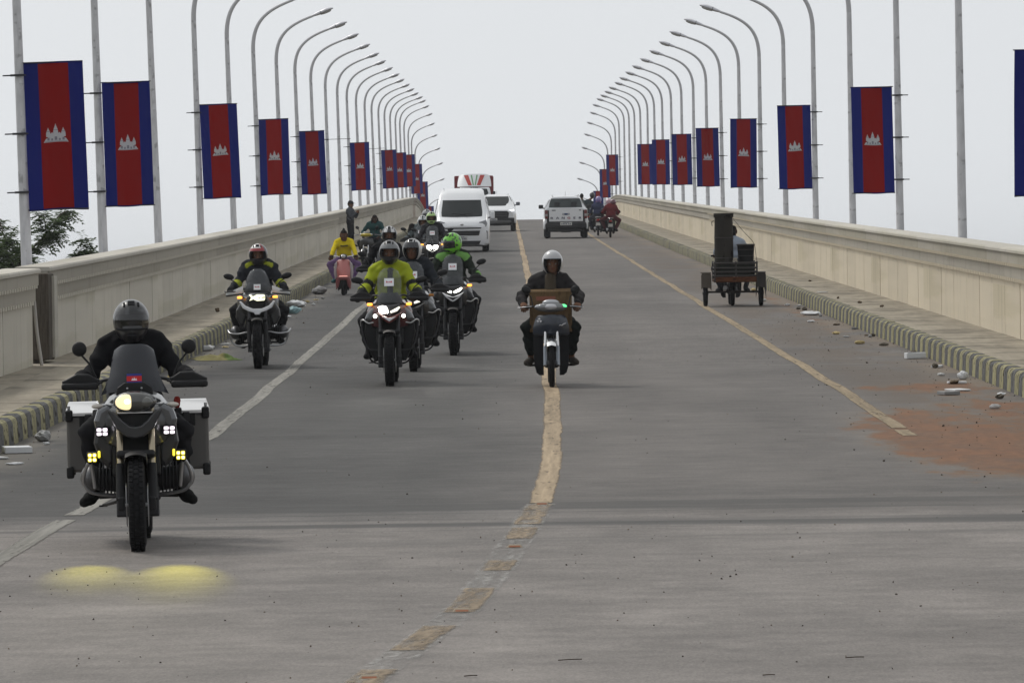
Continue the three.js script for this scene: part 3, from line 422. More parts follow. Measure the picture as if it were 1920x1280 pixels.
  if (o.cap) { const hg = new THREE.Group(); hg.name = 'cap'; hg.position.set(...HC); hg.quaternion.copy(q4); root.add(hg); mb().ell(0, 0.055, -0.008, 0.094, 0.078, 0.107, 20, 14).build('crown', mt(o.cap, 0.9), hg); mb().loft([[0.092, 0.02], [0.15, 0.0], [0.165, 0.004]].map(([z, a]) => [[-0.075, 0.058, z * 0.8], [0, 0.066, z], [0.075, 0.058, z * 0.8], [0.075, 0.052, z * 0.8], [0, 0.058, z], [-0.075, 0.052, z * 0.8]])).build('peak', mt(o.cap, 0.9), hg); }
  return root;
}
// helmets: a moulded shell with a face opening, liner, visor and vents
const visorM = mp(C(0.012, 0.012, 0.014), 0.12, 0, { clearcoat: 0.6 }), linerM = mt(C(0.02, 0.02, 0.022), 0.95);
function helmet(hg, { type = 'full', paint, rough = 0.28, coat = 0.5, visor = true, peak, peakColor, vents = true, visorColor }) {
  const pos = (az, el, f = 1) => {
    let rx = 0.13, ry = el > 0 ? 0.148 : 0.165, rz = Math.cos(az) > 0 ? 0.152 : 0.158; const chin = type === 'full' || type === 'modular' ? sst(-0.15, -0.6, el) * sst(1.15, 0.35, Math.abs(az)) : 0; f *= 1 + 0.15 * chin;
    const c = Math.cos(el); return [f * rx * c * Math.sin(az), 0.022 + f * ry * Math.sin(el), f * rz * c * Math.cos(az) + 0.004];
  };
  const open = (az, el) => type === 'full' || type === 'modular' ? Math.abs(az) < 1.08 && el > -0.36 && el < 0.33 - 0.07 * Math.abs(az) : Math.abs(az) < 1.02 && el < 0.26;
  const A = 56, E = 36, e0 = -0.98, e1 = Math.PI / 2, mk = (f, keep, col) => {
    const p = [], c = [], ix = []; for (let j = 0; j <= E; j++) for (let i = 0; i <= A; i++) { const az = (i / A - 0.5) * 2 * Math.PI, el = lerp(e0, e1, j / E); p.push(...pos(az, el, f)); const q = col ? col(az, el) : C(1, 1, 1); c.push(q.r, q.g, q.b); }
    for (let j = 0; j < E; j++) for (let i = 0; i < A; i++) { const az = ((i + 0.5) / A - 0.5) * 2 * Math.PI, el = lerp(e0, e1, (j + 0.5) / E); if (!keep(az, el)) continue; const a = j * (A + 1) + i; ix.push(a, a + 1, a + A + 1, a + 1, a + A + 2, a + A + 1); }
    const g = new THREE.BufferGeometry(); g.setAttribute('position', new THREE.Float32BufferAttribute(p, 3)); g.setAttribute('color', new THREE.Float32BufferAttribute(c, 3)); g.setIndex(ix); g.computeVertexNormals(); return clean(g);
  };
  const pf = typeof paint === 'function' ? paint : () => paint;
  mesh('shell', mk(1, (a, e) => !open(a, e), pf), mp(C(1, 1, 1), rough, 0, { vertexColors: true, clearcoat: coat, clearcoatRoughness: 0.12 }), hg);
  mesh('liner', mk(0.94, (a, e) => !(Math.abs(a) < 0.8 && e < (type === 'open' ? 0.2 : 0.28) && e > (type === 'open' ? -9 : -0.42))), linerM, hg);
  if (type === 'modular' || type === 'full') mb().tube(Array.from({ length: 9 }, (_, i) => pos(lerp(-1.05, 1.05, i / 8), -0.37, 1.0)), 0.008).build('chin_edge', linerM, hg);
  if (visor) mesh('visor', mk(type === 'open' ? 1.03 : 0.992, type === 'open' ? (a, e) => Math.abs(a) < 1.05 && e > 0.16 && e < 0.72 : open), visorColor ? mp(visorColor, 0.1, 0, { clearcoat: 0.5 }) : visorM, hg);
  if (vents) { mb().rbox(0.05, 0.014, 0.05, 0.006, 0, 0.141, 0.09, 0.72, 0, 0).rbox(0.016, 0.012, 0.045, 0.005, -0.05, 0.132, 0.088, 0.7, 0, 0.3).rbox(0.016, 0.012, 0.045, 0.005, 0.05, 0.132, 0.088, 0.7, 0, -0.3).build('vent', linerM, hg); if (type !== 'open') mb().rbox(0.07, 0.02, 0.014, 0.006, 0, -0.085, 0.168, -0.2, 0, 0).build('chin_vent', linerM, hg); }
  if (peak) mb().loft([[0.1, 0.115], [0.16, 0.1], [0.225, 0.085]].map(([z, w]) => [[-w, 0.105, z * 0.86], [-w * 0.5, 0.128, z], [0, 0.134, z], [w * 0.5, 0.128, z], [w, 0.105, z * 0.86], [w, 0.098, z * 0.86], [0, 0.127, z], [-w, 0.098, z * 0.86]])).build('peak', mt(peakColor ?? C(0.03, 0.03, 0.03), 0.45), hg);
}

// ---------------------------------------------------------------- motorcycles
const rubber = mt(C(0.014, 0.014, 0.015), 0.85), plastic = mt(C(0.012, 0.012, 0.013), 0.55), gloss = mp(C(0.02, 0.021, 0.023), 0.25, 0, { clearcoat: 0.6 }), steel = mt(C(0.45, 0.45, 0.46), 0.32, 0.9), alu = mt(C(0.6, 0.6, 0.6), 0.38, 0.85), darkMetal = mt(C(0.035, 0.035, 0.038), 0.5, 0.5), seatM = mt(C(0.022, 0.022, 0.022), 0.8), chrome = mt(C(0.7, 0.7, 0.7), 0.14, 1), gold = mt(C(0.42, 0.36, 0.26), 0.3, 0.85);
const clearM = mp(C(0.8, 0.82, 0.84), 0.05, 0, { transmission: 0.96, thickness: 0, ior: 1.35, specularIntensity: 0.6 }), smokeM = mp(C(0.16, 0.17, 0.2), 0.08, 0, { transmission: 0.82, thickness: 0, ior: 1.4 });
const glow = (c, k) => mt(C(0.3, 0.3, 0.3), 0.3, 0, { emissive: c, emissiveIntensity: k });
const headG = glow(C(1, 0.95, 0.85), 14), warmG = glow(C(1, 0.83, 0.5), 4.2), amberG = glow(C(1, 0.33, 0.015), 2.6), yelG = glow(C(1, 0.8, 0.02), 1.5), yelC = glow(C(1, 0.95, 0.4), 7), whiteG = glow(C(1, 0.86, 0.97), 1.3), whiteC = glow(C(1, 0.97, 1), 8);
function spot(parent, x, y, z, tx, ty, tz, color, I, ang, blur = 0.5, rad = 1.5) {
  const l = new THREE.SpotLight(color, I, 0, ang, blur, 2); l.position.set(x, y, z); l.target.position.set(tx, ty, tz); l.castShadow = true; l.shadow.radius = rad; l.name = 'lamp_light'; l.target.name = 'lamp_aim'; parent.add(l, l.target);
}
function wheel(name, parent, y, z, R, w, rimR, o = {}) {
  const g = new THREE.Group(); g.name = name; g.position.set(o.x ?? 0, y, z); g.rotation.y = o.steer ?? 0; parent.add(g);
  const pr = []; for (let i = 0; i <= 14; i++) { const a = -Math.PI * 0.8 + i / 14 * Math.PI * 1.6; pr.push([R - w * 0.5 * (o.flat ?? 1) + Math.cos(a) * w * 0.5 * (o.flat ?? 1), Math.sin(a) * w * 0.5]); }
  const ty = mb().disc(pr, 0, 0, 0, 44);
  if (o.knobs) for (let i = 0; i < 46; i++) for (const [k, dx] of [[0, -0.3], [0.5, 0], [0, 0.3]]) { const a = (i + k) / 46 * 2 * Math.PI, r = R + 0.001 - Math.abs(dx) ** 2 * w * 0.42; ty.box(w * 0.22, 0.012, 0.03, dx * w, Math.cos(a) * r, Math.sin(a) * r, a, 0, 0); }
  ty.build('tyre', rubber, g);
  mb().disc([[rimR - 0.025, -w * 0.28], [rimR + 0.012, -w * 0.36], [rimR + 0.012, -w * 0.3], [rimR - 0.012, -w * 0.1], [rimR - 0.012, w * 0.1], [rimR + 0.012, w * 0.3], [rimR + 0.012, w * 0.36], [rimR - 0.025, w * 0.28]], 0, 0, 0, 40).build('rim', o.rim ?? darkMetal, g);
  const sp = mb(); if (o.spokes) for (let i = 0; i < 18; i++) { const a = i / 18 * 2 * Math.PI, b = a + 0.3 * (i % 2 ? 1 : -1), q = i % 2 ? 1 : -1; sp.bar([q * 0.035, Math.cos(b) * 0.04, Math.sin(b) * 0.04], [q * w * 0.2, Math.cos(a) * (rimR - 0.01), Math.sin(a) * (rimR - 0.01)], 0.003, 0.003, 5); } else for (let i = 0; i < 5; i++) { const a = i / 5 * 2 * Math.PI; sp.bar([0, Math.cos(a) * 0.03, Math.sin(a) * 0.03], [0, Math.cos(a) * (rimR - 0.01), Math.sin(a) * (rimR - 0.01)], 0.02, 0.016, 8); }
  sp.disc([[0.001, -0.06], [0.04, -0.055], [0.045, 0.055], [0.001, 0.06]], 0, 0, 0, 16).build('hub', o.hub ?? darkMetal, g);
  return g;
}
const stickerT = (() => { const c = document.createElement('canvas'); c.width = 128; c.height = 112; const x = c.getContext('2d'); x.fillStyle = '#e9e9ec'; x.fillRect(0, 0, 128, 112); x.fillStyle = '#b8404a'; x.beginPath(); x.moveTo(22, 62); x.lineTo(26, 40); x.lineTo(38, 40); x.lineTo(44, 52); x.lineTo(62, 50); x.lineTo(70, 44); x.lineTo(78, 52); x.lineTo(90, 40); x.lineTo(102, 40); x.lineTo(106, 62); x.lineTo(70, 58); x.closePath(); x.fill(); x.fillStyle = '#c9a0a4'; x.fillRect(24, 68, 80, 4); const t = new THREE.CanvasTexture(c); t.colorSpace = THREE.SRGBColorSpace; return t; })();
const miniFlagT = (() => { const c = document.createElement('canvas'); c.width = 160; c.height = 112; const x = c.getContext('2d'); x.fillStyle = '#29327f'; x.fillRect(0, 0, 160, 112); x.fillStyle = '#c02424'; x.fillRect(0, 26, 160, 60); x.fillStyle = '#e8e6ea'; x.beginPath(); for (const [a, b] of [[48, 76], [112, 76], [104, 62], [100, 46], [95, 62], [86, 60], [80, 36], [74, 60], [65, 62], [60, 46], [56, 62]]) x.lineTo(a, b); x.closePath(); x.fill(); const t = new THREE.CanvasTexture(c); t.colorSpace = THREE.SRGBColorSpace; return t; })();
const stickerM = mt(C(1, 1, 1), 0.5, 0, { map: stickerT }), miniFlagM = mt(C(1, 1, 1), 0.5, 0, { map: miniFlagT });
// curved windscreen: rows [y, half width, z at the middle, bow]
function screen(parent, rows, mat, name = 'windscreen') {
  const R = rows.map(([y, w, z, b]) => Array.from({ length: 13 }, (_, i) => { const u = i / 6 - 1; return [u * w, y - 0.012 * u * u * u * u * 2, z - b * u * u]; }));
  return mb().sheet(R, 0.004).build(name, mat, parent);
}
function mirror(parent, base, stem, x, y, z, rx, ry, rz = 0, m = plastic) {
  const g = new THREE.Group(); g.name = 'mirror'; parent.add(g);
  mb().poly([base, stem, [x, y - ry * 0.5, z]], 0.0075).build('stem', m, g);
  mb().ell(x, y, z, rx, ry, 0.026, 24, 12, 0, 0, rz).build('housing', m, g);
  const f = mb().ell(x, y, z - 0.018, rx * 0.9, ry * 0.9, 0.012, 20, 8, 0, 0, rz).build('glass', chrome, g); return g;
}
function indicator(parent, x, y, z, m = amberG) {
  const g = new THREE.Group(); g.name = 'indicator'; parent.add(g); const q = Math.sign(x);
  mb().bar([x - q * 0.1, y, z - 0.03], [x - q * 0.02, y, z], 0.009).build('stalk', plastic, g); mb().rbox(0.072, 0.036, 0.04, 0.016, x, y, z).build('lens', m, g);
}
// big adventure motorcycle, nose along +z, origin on the ground between the wheels
function advBike(o) {
  const r = thing('motorcycle', o.label, 'motorcycle', o.lat, o.s + 0.76, o.turn ?? 0, 'touring motorcycles of the convoy');
  r.rotation.z = o.lean ?? 0; const gs = o.style !== 'triple', P = o.paint, F = 0.76, bw = o.barWide ?? 0.42;
  wheel('front_wheel', r, 0.322, F, 0.325, 0.118, 0.245, { knobs: true, spokes: true, steer: o.steer ?? 0, flat: 1.1 });
  wheel('rear_wheel', r, 0.322, -F, 0.325, 0.168, 0.215, { knobs: true, spokes: true, flat: 0.85 });
  // fork
  for (const q of [-1, 1]) {
    const f = new THREE.Group(); f.name = 'fork_leg'; r.add(f);
    mb().bar([q * 0.112, 0.36, F + 0.0], [q * 0.112, 0.6, F - 0.1], 0.034, 0.032, 14).rbox(0.05, 0.1, 0.08, 0.015, q * 0.108, 0.33, F).build('lower', o.forkLow ?? plastic, f);
    mb().bar([q * 0.112, 0.5, F - 0.055], [q * 0.112, 1.0, F - 0.27], 0.023, 0.023, 14).build('stanchion', o.forkUp ?? darkMetal, f);
    mb().rbox(0.035, 0.13, 0.075, 0.012, q * 0.098, 0.43, F - 0.09, -0.4).build('brake_caliper', o.caliper ?? darkMetal, f);
    mb().disc([[0.09, 0], [0.152, 0], [0.152, 0.005], [0.09, 0.005], [0.09, 0]], q * 0.075, 0.322, F, 36).build('brake_disc', steel, f);
  }
  mb().bar([-0.11, 0.322, F], [0.11, 0.322, F], 0.013).build('axle', steel, r);
  // front fender hugging the tyre, with stays
  { const sec = []; for (let i = 0; i <= 10; i++) { const a = lerp(-0.35, 1.25, i / 10), R = 0.36; sec.push([[-0.076, R - 0.05], [-0.07, R - 0.004], [-0.035, R + 0.012], [0, R + 0.016], [0.035, R + 0.012], [0.07, R - 0.004], [0.076, R - 0.05]].map(([x, q]) => [x, 0.322 + q * Math.cos(a), F + 0.02 - q * Math.sin(a)])); } mb().sheet(sec, 0.004).rbox(0.27, 0.05, 0.09, 0.02, 0, 0.665, F - 0.1, -0.4).build('front_fender', plastic, r); }
  // frame, engine, belly
  mb().poly([[0, 1.0, 0.46], [0, 0.78, 0.2], [0, 0.72, -0.25], [0, 0.82, -0.75]], 0.032).poly([[-0.1, 0.9, 0.38], [-0.17, 0.6, 0.2], [-0.16, 0.4, -0.2], [-0.13, 0.72, -0.35]], 0.018).poly([[0.1, 0.9, 0.38], [0.17, 0.6, 0.2], [0.16, 0.4, -0.2], [0.13, 0.72, -0.35]], 0.018).build('frame', darkMetal, r);
  mb().rbox(0.3, 0.36, 0.5, 0.06, 0, 0.47, 0.02).rbox(0.26, 0.18, 0.2, 0.04, 0, 0.62, 0.22, -0.3).rbox(0.22, 0.12, 0.4, 0.03, 0, 0.27, 0.06).build('engine', darkMetal, r);
  { const gd = mb().rbox(0.3, 0.025, 0.42, 0.01, 0, 0.235, 0.1).rbox(0.3, 0.22, 0.03, 0.01, 0, 0.32, 0.37, -0.45); gd.build('skid_plate', o.skid ?? darkMetal, r); }
  mb().rbox(0.075, 0.07, 0.62, 0.03, -0.12, 0.33, -0.44).rbox(0.075, 0.07, 0.1, 0.03, 0.12, 0.33, -0.2).build('swingarm', darkMetal, r);
  mb().bar([0.17, 0.42, -0.28], [0.21, 0.62, -0.98], 0.052, 0.064, 16).build('exhaust', steel, r);
  mb().rbox(0.34, 0.32, 0.05, 0.02, 0, 0.66, 0.4, -0.35).build('radiator', plastic, r);
  if (gs) for (const q of [-1, 1]) {
    const c = new THREE.Group(); c.name = 'cylinder'; r.add(c); const b = mb(); b.bar([q * 0.1, 0.46, 0.12], [q * 0.3, 0.48, 0.12], 0.085, 0.08, 16); for (let i = 0; i < 5; i++) b.disc([[0.001, 0], [0.115, 0], [0.115, 0.01], [0.001, 0.01]], q * (0.17 + i * 0.025), 0.475, 0.12, 24); b.build('barrel', darkMetal, c);
    mb().ell(q * 0.33, 0.485, 0.12, 0.075, 0.095, 0.12, 18, 14).build('rocker_cover', o.rocker ?? rockM, c);
  }
  // tank, seat, tail
  mb().loft([[0.36, 0.12, 0.82, 0.98], [0.26, 0.22, 0.76, 1.07], [0.08, 0.235, 0.74, 1.1], [-0.1, 0.19, 0.74, 1.04], [-0.22, 0.12, 0.76, 0.93]].map(([z, w, a, b]) => Array.from({ length: 16 }, (_, i) => { const t = i / 16 * 2 * Math.PI; return [Math.sign(Math.cos(t)) * Math.abs(Math.cos(t)) ** 0.7 * w, (a + b) / 2 + Math.sign(Math.sin(t)) * Math.abs(Math.sin(t)) ** 0.8 * (b - a) / 2, z]; }))).build('tank', P.tank, r);
  mb().loft([[-0.12, 0.1, 0.89], [-0.25, 0.16, 0.885], [-0.45, 0.18, 0.9], [-0.52, 0.16, 0.95], [-0.9, 0.14, 0.965], [-0.98, 0.1, 0.96]].map(([z, w, y]) => [[-w, y - 0.04, z], [-w * 0.8, y, z], [0, y + 0.012, z], [w * 0.8, y, z], [w, y - 0.04, z], [w * 0.8, y - 0.1, z], [-w * 0.8, y - 0.1, z]])).build('seat', seatM, r);
  mb().rbox(0.2, 0.1, 0.5, 0.03, 0, 0.8, -0.82, 0.12).rbox(0.16, 0.3, 0.03, 0.01, 0, 0.6, -1.08, -0.35).build('tail', plastic, r);
  { const t = mb().rbox(0.12, 0.05, 0.03, 0.01, 0, 0.87, -1.07); t.build('tail_light', mt(C(0.25, 0.01, 0.01), 0.3), r); }
  for (const q of [-1, 1]) mb().bar([q * 0.14, 0.335, -0.2], [q * 0.28, 0.33, -0.2], 0.014).rbox(0.11, 0.02, 0.05, 0.008, q * 0.25, 0.338, -0.2).build('foot_peg', darkMetal, r);
  mb().bar([-0.15, 0.3, -0.1], [-0.26, 0.26, -0.42], 0.012).rbox(0.06, 0.012, 0.05, 0.004, -0.26, 0.255, -0.43).build('side_stand', darkMetal, r);
  // side fairings
  for (const q of [-1, 1]) mb().loft([[0.52, 0.1, 0.15, 0.8, 0.95], [0.44, 0.13, 0.23, 0.72, 1.0], [0.3, 0.17, 0.285, 0.7, 1.02], [0.12, 0.19, 0.275, 0.74, 1.0], [-0.02, 0.18, 0.22, 0.8, 0.95]].map(([z, x0, x1, y0, y1]) => [[q * x0, y0, z], [q * (x0 + x1) / 2 * 1.05, y0 + 0.02, z], [q * x1, lerp(y0, y1, 0.35), z], [q * x1, lerp(y0, y1, 0.7), z], [q * lerp(x0, x1, 0.7), y1 - 0.01, z], [q * x0, y1, z]])).build('side_fairing', P.side ?? P.tank, r);
  // handlebar with grips, levers, guards and mirrors
  const by = o.barY ?? 1.14, hb = new THREE.Group(); hb.name = 'handlebar'; r.add(hb);
  mb().tube([[-bw, by - 0.02, 0.2], [-bw + 0.16, by, 0.25], [-0.16, by + 0.02, 0.3], [-0.05, by - 0.03, 0.33], [0.05, by - 0.03, 0.33], [0.16, by + 0.02, 0.3], [bw - 0.16, by, 0.25], [bw, by - 0.02, 0.2]], 0.0125, false, 50).build('bar', darkMetal, hb);
  for (const q of [-1, 1]) {
    mb().bar([q * (bw - 0.13), by - 0.005, 0.24], [q * bw, by - 0.02, 0.2], 0.019).build('grip', rubber, hb);
    mb().poly([[q * (bw - 0.14), by + 0.0, 0.27], [q * (bw - 0.1), by - 0.005, 0.315], [q * (bw + 0.02), by - 0.02, 0.275]], 0.007).rbox(0.05, 0.05, 0.05, 0.015, q * (bw - 0.16), by, 0.26).build('lever', darkMetal, hb);
    const gd = new THREE.Group(); gd.name = 'hand_guard'; hb.add(gd);
    if (o.guard === 'wing') mb().sheet([0, 1, 2, 3].map((j) => Array.from({ length: 9 }, (_, i) => { const u = i / 8; return [q * (bw - 0.2 + 0.24 * u), by - 0.05 + j * 0.028 * (1.2 - 0.9 * u) - 0.03 * u, 0.34 - 0.12 * u * u + 0.012 * Math.sin(j * 1.05)]; })).map((a) => q > 0 ? a : a.reverse()), 0.006).build('shield', o.guardM ?? plastic, gd), mb().tube([0, 0.25, 0.5, 0.75, 1].map((u) => [q * (bw - 0.2 + 0.24 * u), by - 0.055 - 0.03 * u, 0.342 - 0.12 * u * u]), 0.011, false, 20).build('shield_lip', plastic, gd);
    else mb().ext([[-0.125, -0.035], [-0.12, 0.028], [-0.06, 0.066], [0.03, 0.068], [0.105, 0.03], [0.13, 0.02], [0.13, -0.03], [0.1, -0.048], [0, -0.042]].map(([x, y]) => [q * (x + bw - 0.05), y + by - 0.005]), 0.29, 0.335, 0.014, 2).rbox(0.26, 0.05, 0.05, 0.02, q * (bw - 0.045), by - 0.025, 0.345).build('shield', o.guardM ?? plastic, gd);
    mb().poly([[q * (bw - 0.2), by, 0.28], [q * (bw - 0.12), by - 0.02, 0.33], [q * (bw + 0.05), by - 0.03, 0.31], [q * (bw + 0.06), by - 0.02, 0.22]], 0.008).build('stay', darkMetal, gd);
    const mx = o.mirrorX ?? 0.385, my = o.mirrorY ?? 1.38, rd = o.roundMirror;
    mirror(hb, [q * (bw - 0.17), by, 0.25], [q * (bw - 0.17 + (mx - bw + 0.17) * 0.45), lerp(by, my, 0.55), 0.23], q * mx, my, 0.22, rd ? 0.052 : 0.075, rd ? 0.052 : 0.042, rd ? 0 : q * 0.22);
  }
  // nose
  const nose = new THREE.Group(); nose.name = 'front_cowl'; r.add(nose);
  if (o.style === 'boxer_old') {
    mb().ell(0, 1.03, 0.56, 0.152, 0.082, 0.09, 28, 16).build('lamp_unit', gloss, nose);
    mb().ell(0, 1.033, 0.6, 0.14, 0.07, 0.06, 28, 14).build('lamp_glass', mp(C(0.06, 0.06, 0.055), 0.06, 0, { clearcoat: 1 }), nose);
    mb().ell(-0.056, 1.033, 0.628, 0.079, 0.055, 0.034, 28, 14).build('main_lamp', glow(C(1, 0.8, 0.42), 1.15), nose);
    mb().ell(-0.052, 1.036, 0.645, 0.034, 0.026, 0.02, 20, 12).build('lamp_core', glow(C(1, 0.95, 0.75), 4), nose);
    mb().ell(0.078, 1.028, 0.632, 0.048, 0.04, 0.028, 24, 12).build('dip_lamp', mp(C(0.12, 0.12, 0.11), 0.08, 0.4, { clearcoat: 1 }), nose);
    mb().ext([[-0.15, 0.97], [-0.2, 0.985], [-0.13, 0.845], [-0.06, 0.79], [0, 0.775], [0.06, 0.79], [0.13, 0.845], [0.2, 0.985], [0.145, 0.975], [0.085, 0.905], [0.04, 0.868], [0, 0.86], [-0.04, 0.868], [-0.085, 0.905]], 0.5, 0.66, 0.012).build('beak', P.beak, nose);
    mb().ext([[-0.125, 0.955], [-0.1, 0.87], [-0.045, 0.835], [0.045, 0.835], [0.1, 0.87], [0.125, 0.955]], 0.4, 0.56, 0.01).build('oil_cooler', plastic, nose);
    mb().rbox(0.25, 0.012, 0.05, 0.004, 0, 0.957, 0.58).build('trim', alu, nose);
    for (const q of [-1, 1]) mb().ext([[0.13, 0.985], [0.2, 1.015], [0.265, 0.98], [0.292, 0.9], [0.28, 0.83], [0.235, 0.8], [0.2, 0.83], [0.17, 0.9]].map(([x, y]) => [q * x, y]), 0.3, 0.46, 0.035, 3).build('side_pod', P.pod, nose);
    for (const q of [-1, 1]) mb().ext([[0.17, 0.86], [0.285, 0.84], [0.3, 0.74], [0.26, 0.62], [0.2, 0.56], [0.15, 0.6]].map(([x, y]) => [q * x, y]), 0.22, 0.4, 0.03, 2).build('tank_guard', greyD, nose);
    screen(nose, [[1.1, 0.235, 0.5, 0.14], [1.16, 0.205, 0.5, 0.12], [1.23, 0.172, 0.47, 0.1], [1.33, 0.156, 0.42, 0.085], [1.41, 0.135, 0.37, 0.07], [1.427, 0.11, 0.355, 0.055]], smokeM);
    mb().ext([[-0.13, 1.08], [-0.12, 1.13], [-0.07, 1.165], [0.07, 1.165], [0.12, 1.13], [0.13, 1.08]], 0.5, 0.53, 0.008).build('screen_mount', plastic, nose);
    for (const q of [-1, 1]) mb().ell(q * 0.05, 1.125, 0.535, 0.008, 0.008, 0.006, 10, 8).build('bolt', steel, nose);
    mb().rbox(0.105, 0.07, 0.004, 0.001, 0, 1.19, 0.512, -0.3).build('flag_sticker', miniFlagM, nose).geometry = (() => { const g = new THREE.PlaneGeometry(0.105, 0.072); g.rotateX(-0.32); g.translate(0, 1.192, 0.508); return clean(g); })();
    for (const q of [-1, 1]) { const g = new THREE.Group(); g.name = 'auxiliary_lamp'; r.add(g); mb().rbox(0.095, 0.07, 0.05, 0.012, q * 0.235, 0.825, 0.48).build('housing', plastic, g); for (const [a, b] of [[-1, -1], [1, -1], [-1, 1], [1, 1]]) { mb().rbox(0.034, 0.023, 0.012, 0.006, q * 0.235 + a * 0.021, 0.825 + b * 0.0145, 0.507).build('cell', whiteG, g); mb().ell(q * 0.235 + a * 0.021, 0.825 + b * 0.0145, 0.513, 0.011, 0.008, 0.005, 12, 8).build('diode', whiteC, g); } mb().bar([q * 0.2, 0.8, 0.4], [q * 0.235, 0.82, 0.46], 0.01).build('bracket', darkMetal, g); }
    for (const q of [-1, 1]) {
      const g = new THREE.Group(); g.name = 'fog_lamp'; r.add(g); mb().rbox(0.078, 0.078, 0.05, 0.012, q * 0.31, 0.645, 0.44).build('housing', plastic, g);
      for (const [a, b] of [[-1, -1], [1, -1], [-1, 1], [1, 1]]) { mb().rbox(0.027, 0.027, 0.012, 0.008, q * 0.31 + a * 0.0165, 0.645 + b * 0.0165, 0.466).build('cell', yelG, g); mb().ell(q * 0.31 + a * 0.0165, 0.645 + b * 0.0165, 0.472, 0.008, 0.008, 0.005, 12, 8).build('diode', yelC, g); }
      mb().rbox(0.018, 0.05, 0.03, 0.008, q * 0.262, 0.665, 0.44).build('side_lens', yelG, g);
      mb().bar([q * 0.33, 0.6, 0.4], [q * 0.31, 0.63, 0.43], 0.009).build('bracket', darkMetal, g);
      spot(r, q * 0.31, 0.645, 0.49, q * 0.31 + (q < 0 ? 0.02 : -0.02), 0.0, q < 0 ? 3.05 : 3.25, C(1, 0.88, 0.06), q < 0 ? 8 : 12, 0.13, 1);
    }
    spot(r, -0.052, 1.036, 0.69, -0.052, 0.9, 12, C(1, 0.9, 0.7), 6, 0.25, 0.6);
    // crash bars and panniers
    for (const q of [-1, 1]) {
      mb().tube([[q * 0.16, 0.66, 0.3], [q * 0.31, 0.63, 0.33], [q * 0.36, 0.56, 0.3], [q * 0.38, 0.46, 0.26], [q * 0.345, 0.4, 0.24], [q * 0.28, 0.375, 0.2], [q * 0.15, 0.36, 0.16]], 0.0125, false, 40).tube([[q * 0.335, 0.665, 0.34], [q * 0.315, 0.55, 0.32], [q * 0.3, 0.42, 0.3]], 0.013).build('crash_bar', steel, r);
      const pn = new THREE.Group(); pn.name = 'pannier'; r.add(pn); const x = q * 0.39;
      mb().ext([[-0.115, -0.2], [0.1, -0.2], [0.118, -0.16], [0.118, 0.2], [-0.118, 0.2], [-0.118, -0.16]].map(([a, b]) => [x + q * a, 0.7 + b]), -0.86, -0.42, 0.02, 2).build('box', mt(C(0.13, 0.125, 0.118), 0.55, 0.4), pn);
      mb().loft([[0.905, 0.126, 0.235], [0.925, 0.126, 0.235], [0.995, 0.104, 0.11]].map(([y, w, d]) => [[x - w, y, -0.64 - d], [x - w, y, -0.64 + d], [x + w, y, -0.64 + d], [x + w, y, -0.64 - d]])).build('lid', mt(C(0.7, 0.7, 0.7), 0.3, 0.7), pn);
      const cn = mb(); for (const a of [-1, 1]) for (const [b, c] of [[0.215, 0], [-0.19, 0]]) for (const d of [-0.42, -0.86]) cn.rbox(0.055, 0.085, 0.055, 0.016, x + a * 0.098, 0.7 + b - 0.01, d); cn.rbox(0.05, 0.09, 0.012, 0.005, x, 0.86, -0.415).build('corner_guards', plastic, pn);
      mb().rbox(0.05, 0.07, 0.03, 0.008, x - q * 0.04, 0.88, -0.405).build('latch', darkMetal, pn);
      for (const d of [-0.45, -0.8]) mb().bar([x + q * 0.1, 0.955, d], [x + q * 0.1, 0.975, d], 0.012).build('lid_ring', steel, pn);
    }
    mb().poly([[-0.3, 0.74, -0.45], [-0.14, 0.78, -0.5], [0.14, 0.78, -0.5], [0.3, 0.74, -0.45]], 0.012).build('pannier_rack', darkMetal, r);
    for (const q of [-1, 1]) mb().ell(q * 0.265, 1.0, 0.4, 0.042, 0.018, 0.03, 14, 10).build('indicator', mt(C(0.6, 0.56, 0.5), 0.3), r);
  } else if (o.style === 'boxer_new') {
    mb().ell(0, 0.965, 0.53, 0.155, 0.075, 0.1, 28, 16).build('lamp_unit', gloss, nose);
    mb().ext([[-0.105, -0.042], [-0.05, -0.02], [0, -0.045], [0.1, -0.04], [0.115, -0.005], [0.02, -0.006], [0.02, 0.008], [0.115, 0.01], [0.1, 0.042], [0.0, 0.045], [-0.05, 0.02], [-0.105, 0.042], [-0.08, 0]].map(([x, y]) => [x, y + 0.97]), 0.6, 0.635, 0.004).build('led_lamp', glow(C(1, 1, 0.66), 1.5), nose);
    for (const [x, y] of [[-0.05, 0.97], [0.05, 0.99], [0.05, 0.95]]) mb().ell(x, y, 0.63, 0.028, 0.014, 0.012, 14, 8).build('lamp_core', glow(C(1, 1, 0.95), 2.5), nose);
    mb().ext([[-0.245, 0.915], [-0.225, 0.925], [-0.16, 0.86], [-0.06, 0.82], [0.06, 0.82], [0.16, 0.86], [0.225, 0.925], [0.245, 0.915], [0.2, 0.83], [0.12, 0.785], [0.05, 0.765], [0.03, 0.735], [-0.03, 0.735], [-0.05, 0.765], [-0.12, 0.785], [-0.2, 0.83]], 0.46, 0.62, 0.012).build('beak', P.beak, nose);
    mb().ext([[-0.15, 0.92], [-0.06, 0.825], [0.06, 0.825], [0.15, 0.92], [0.08, 0.9], [-0.08, 0.9]], 0.44, 0.585, 0.01).build('beak_inset', plastic, nose);
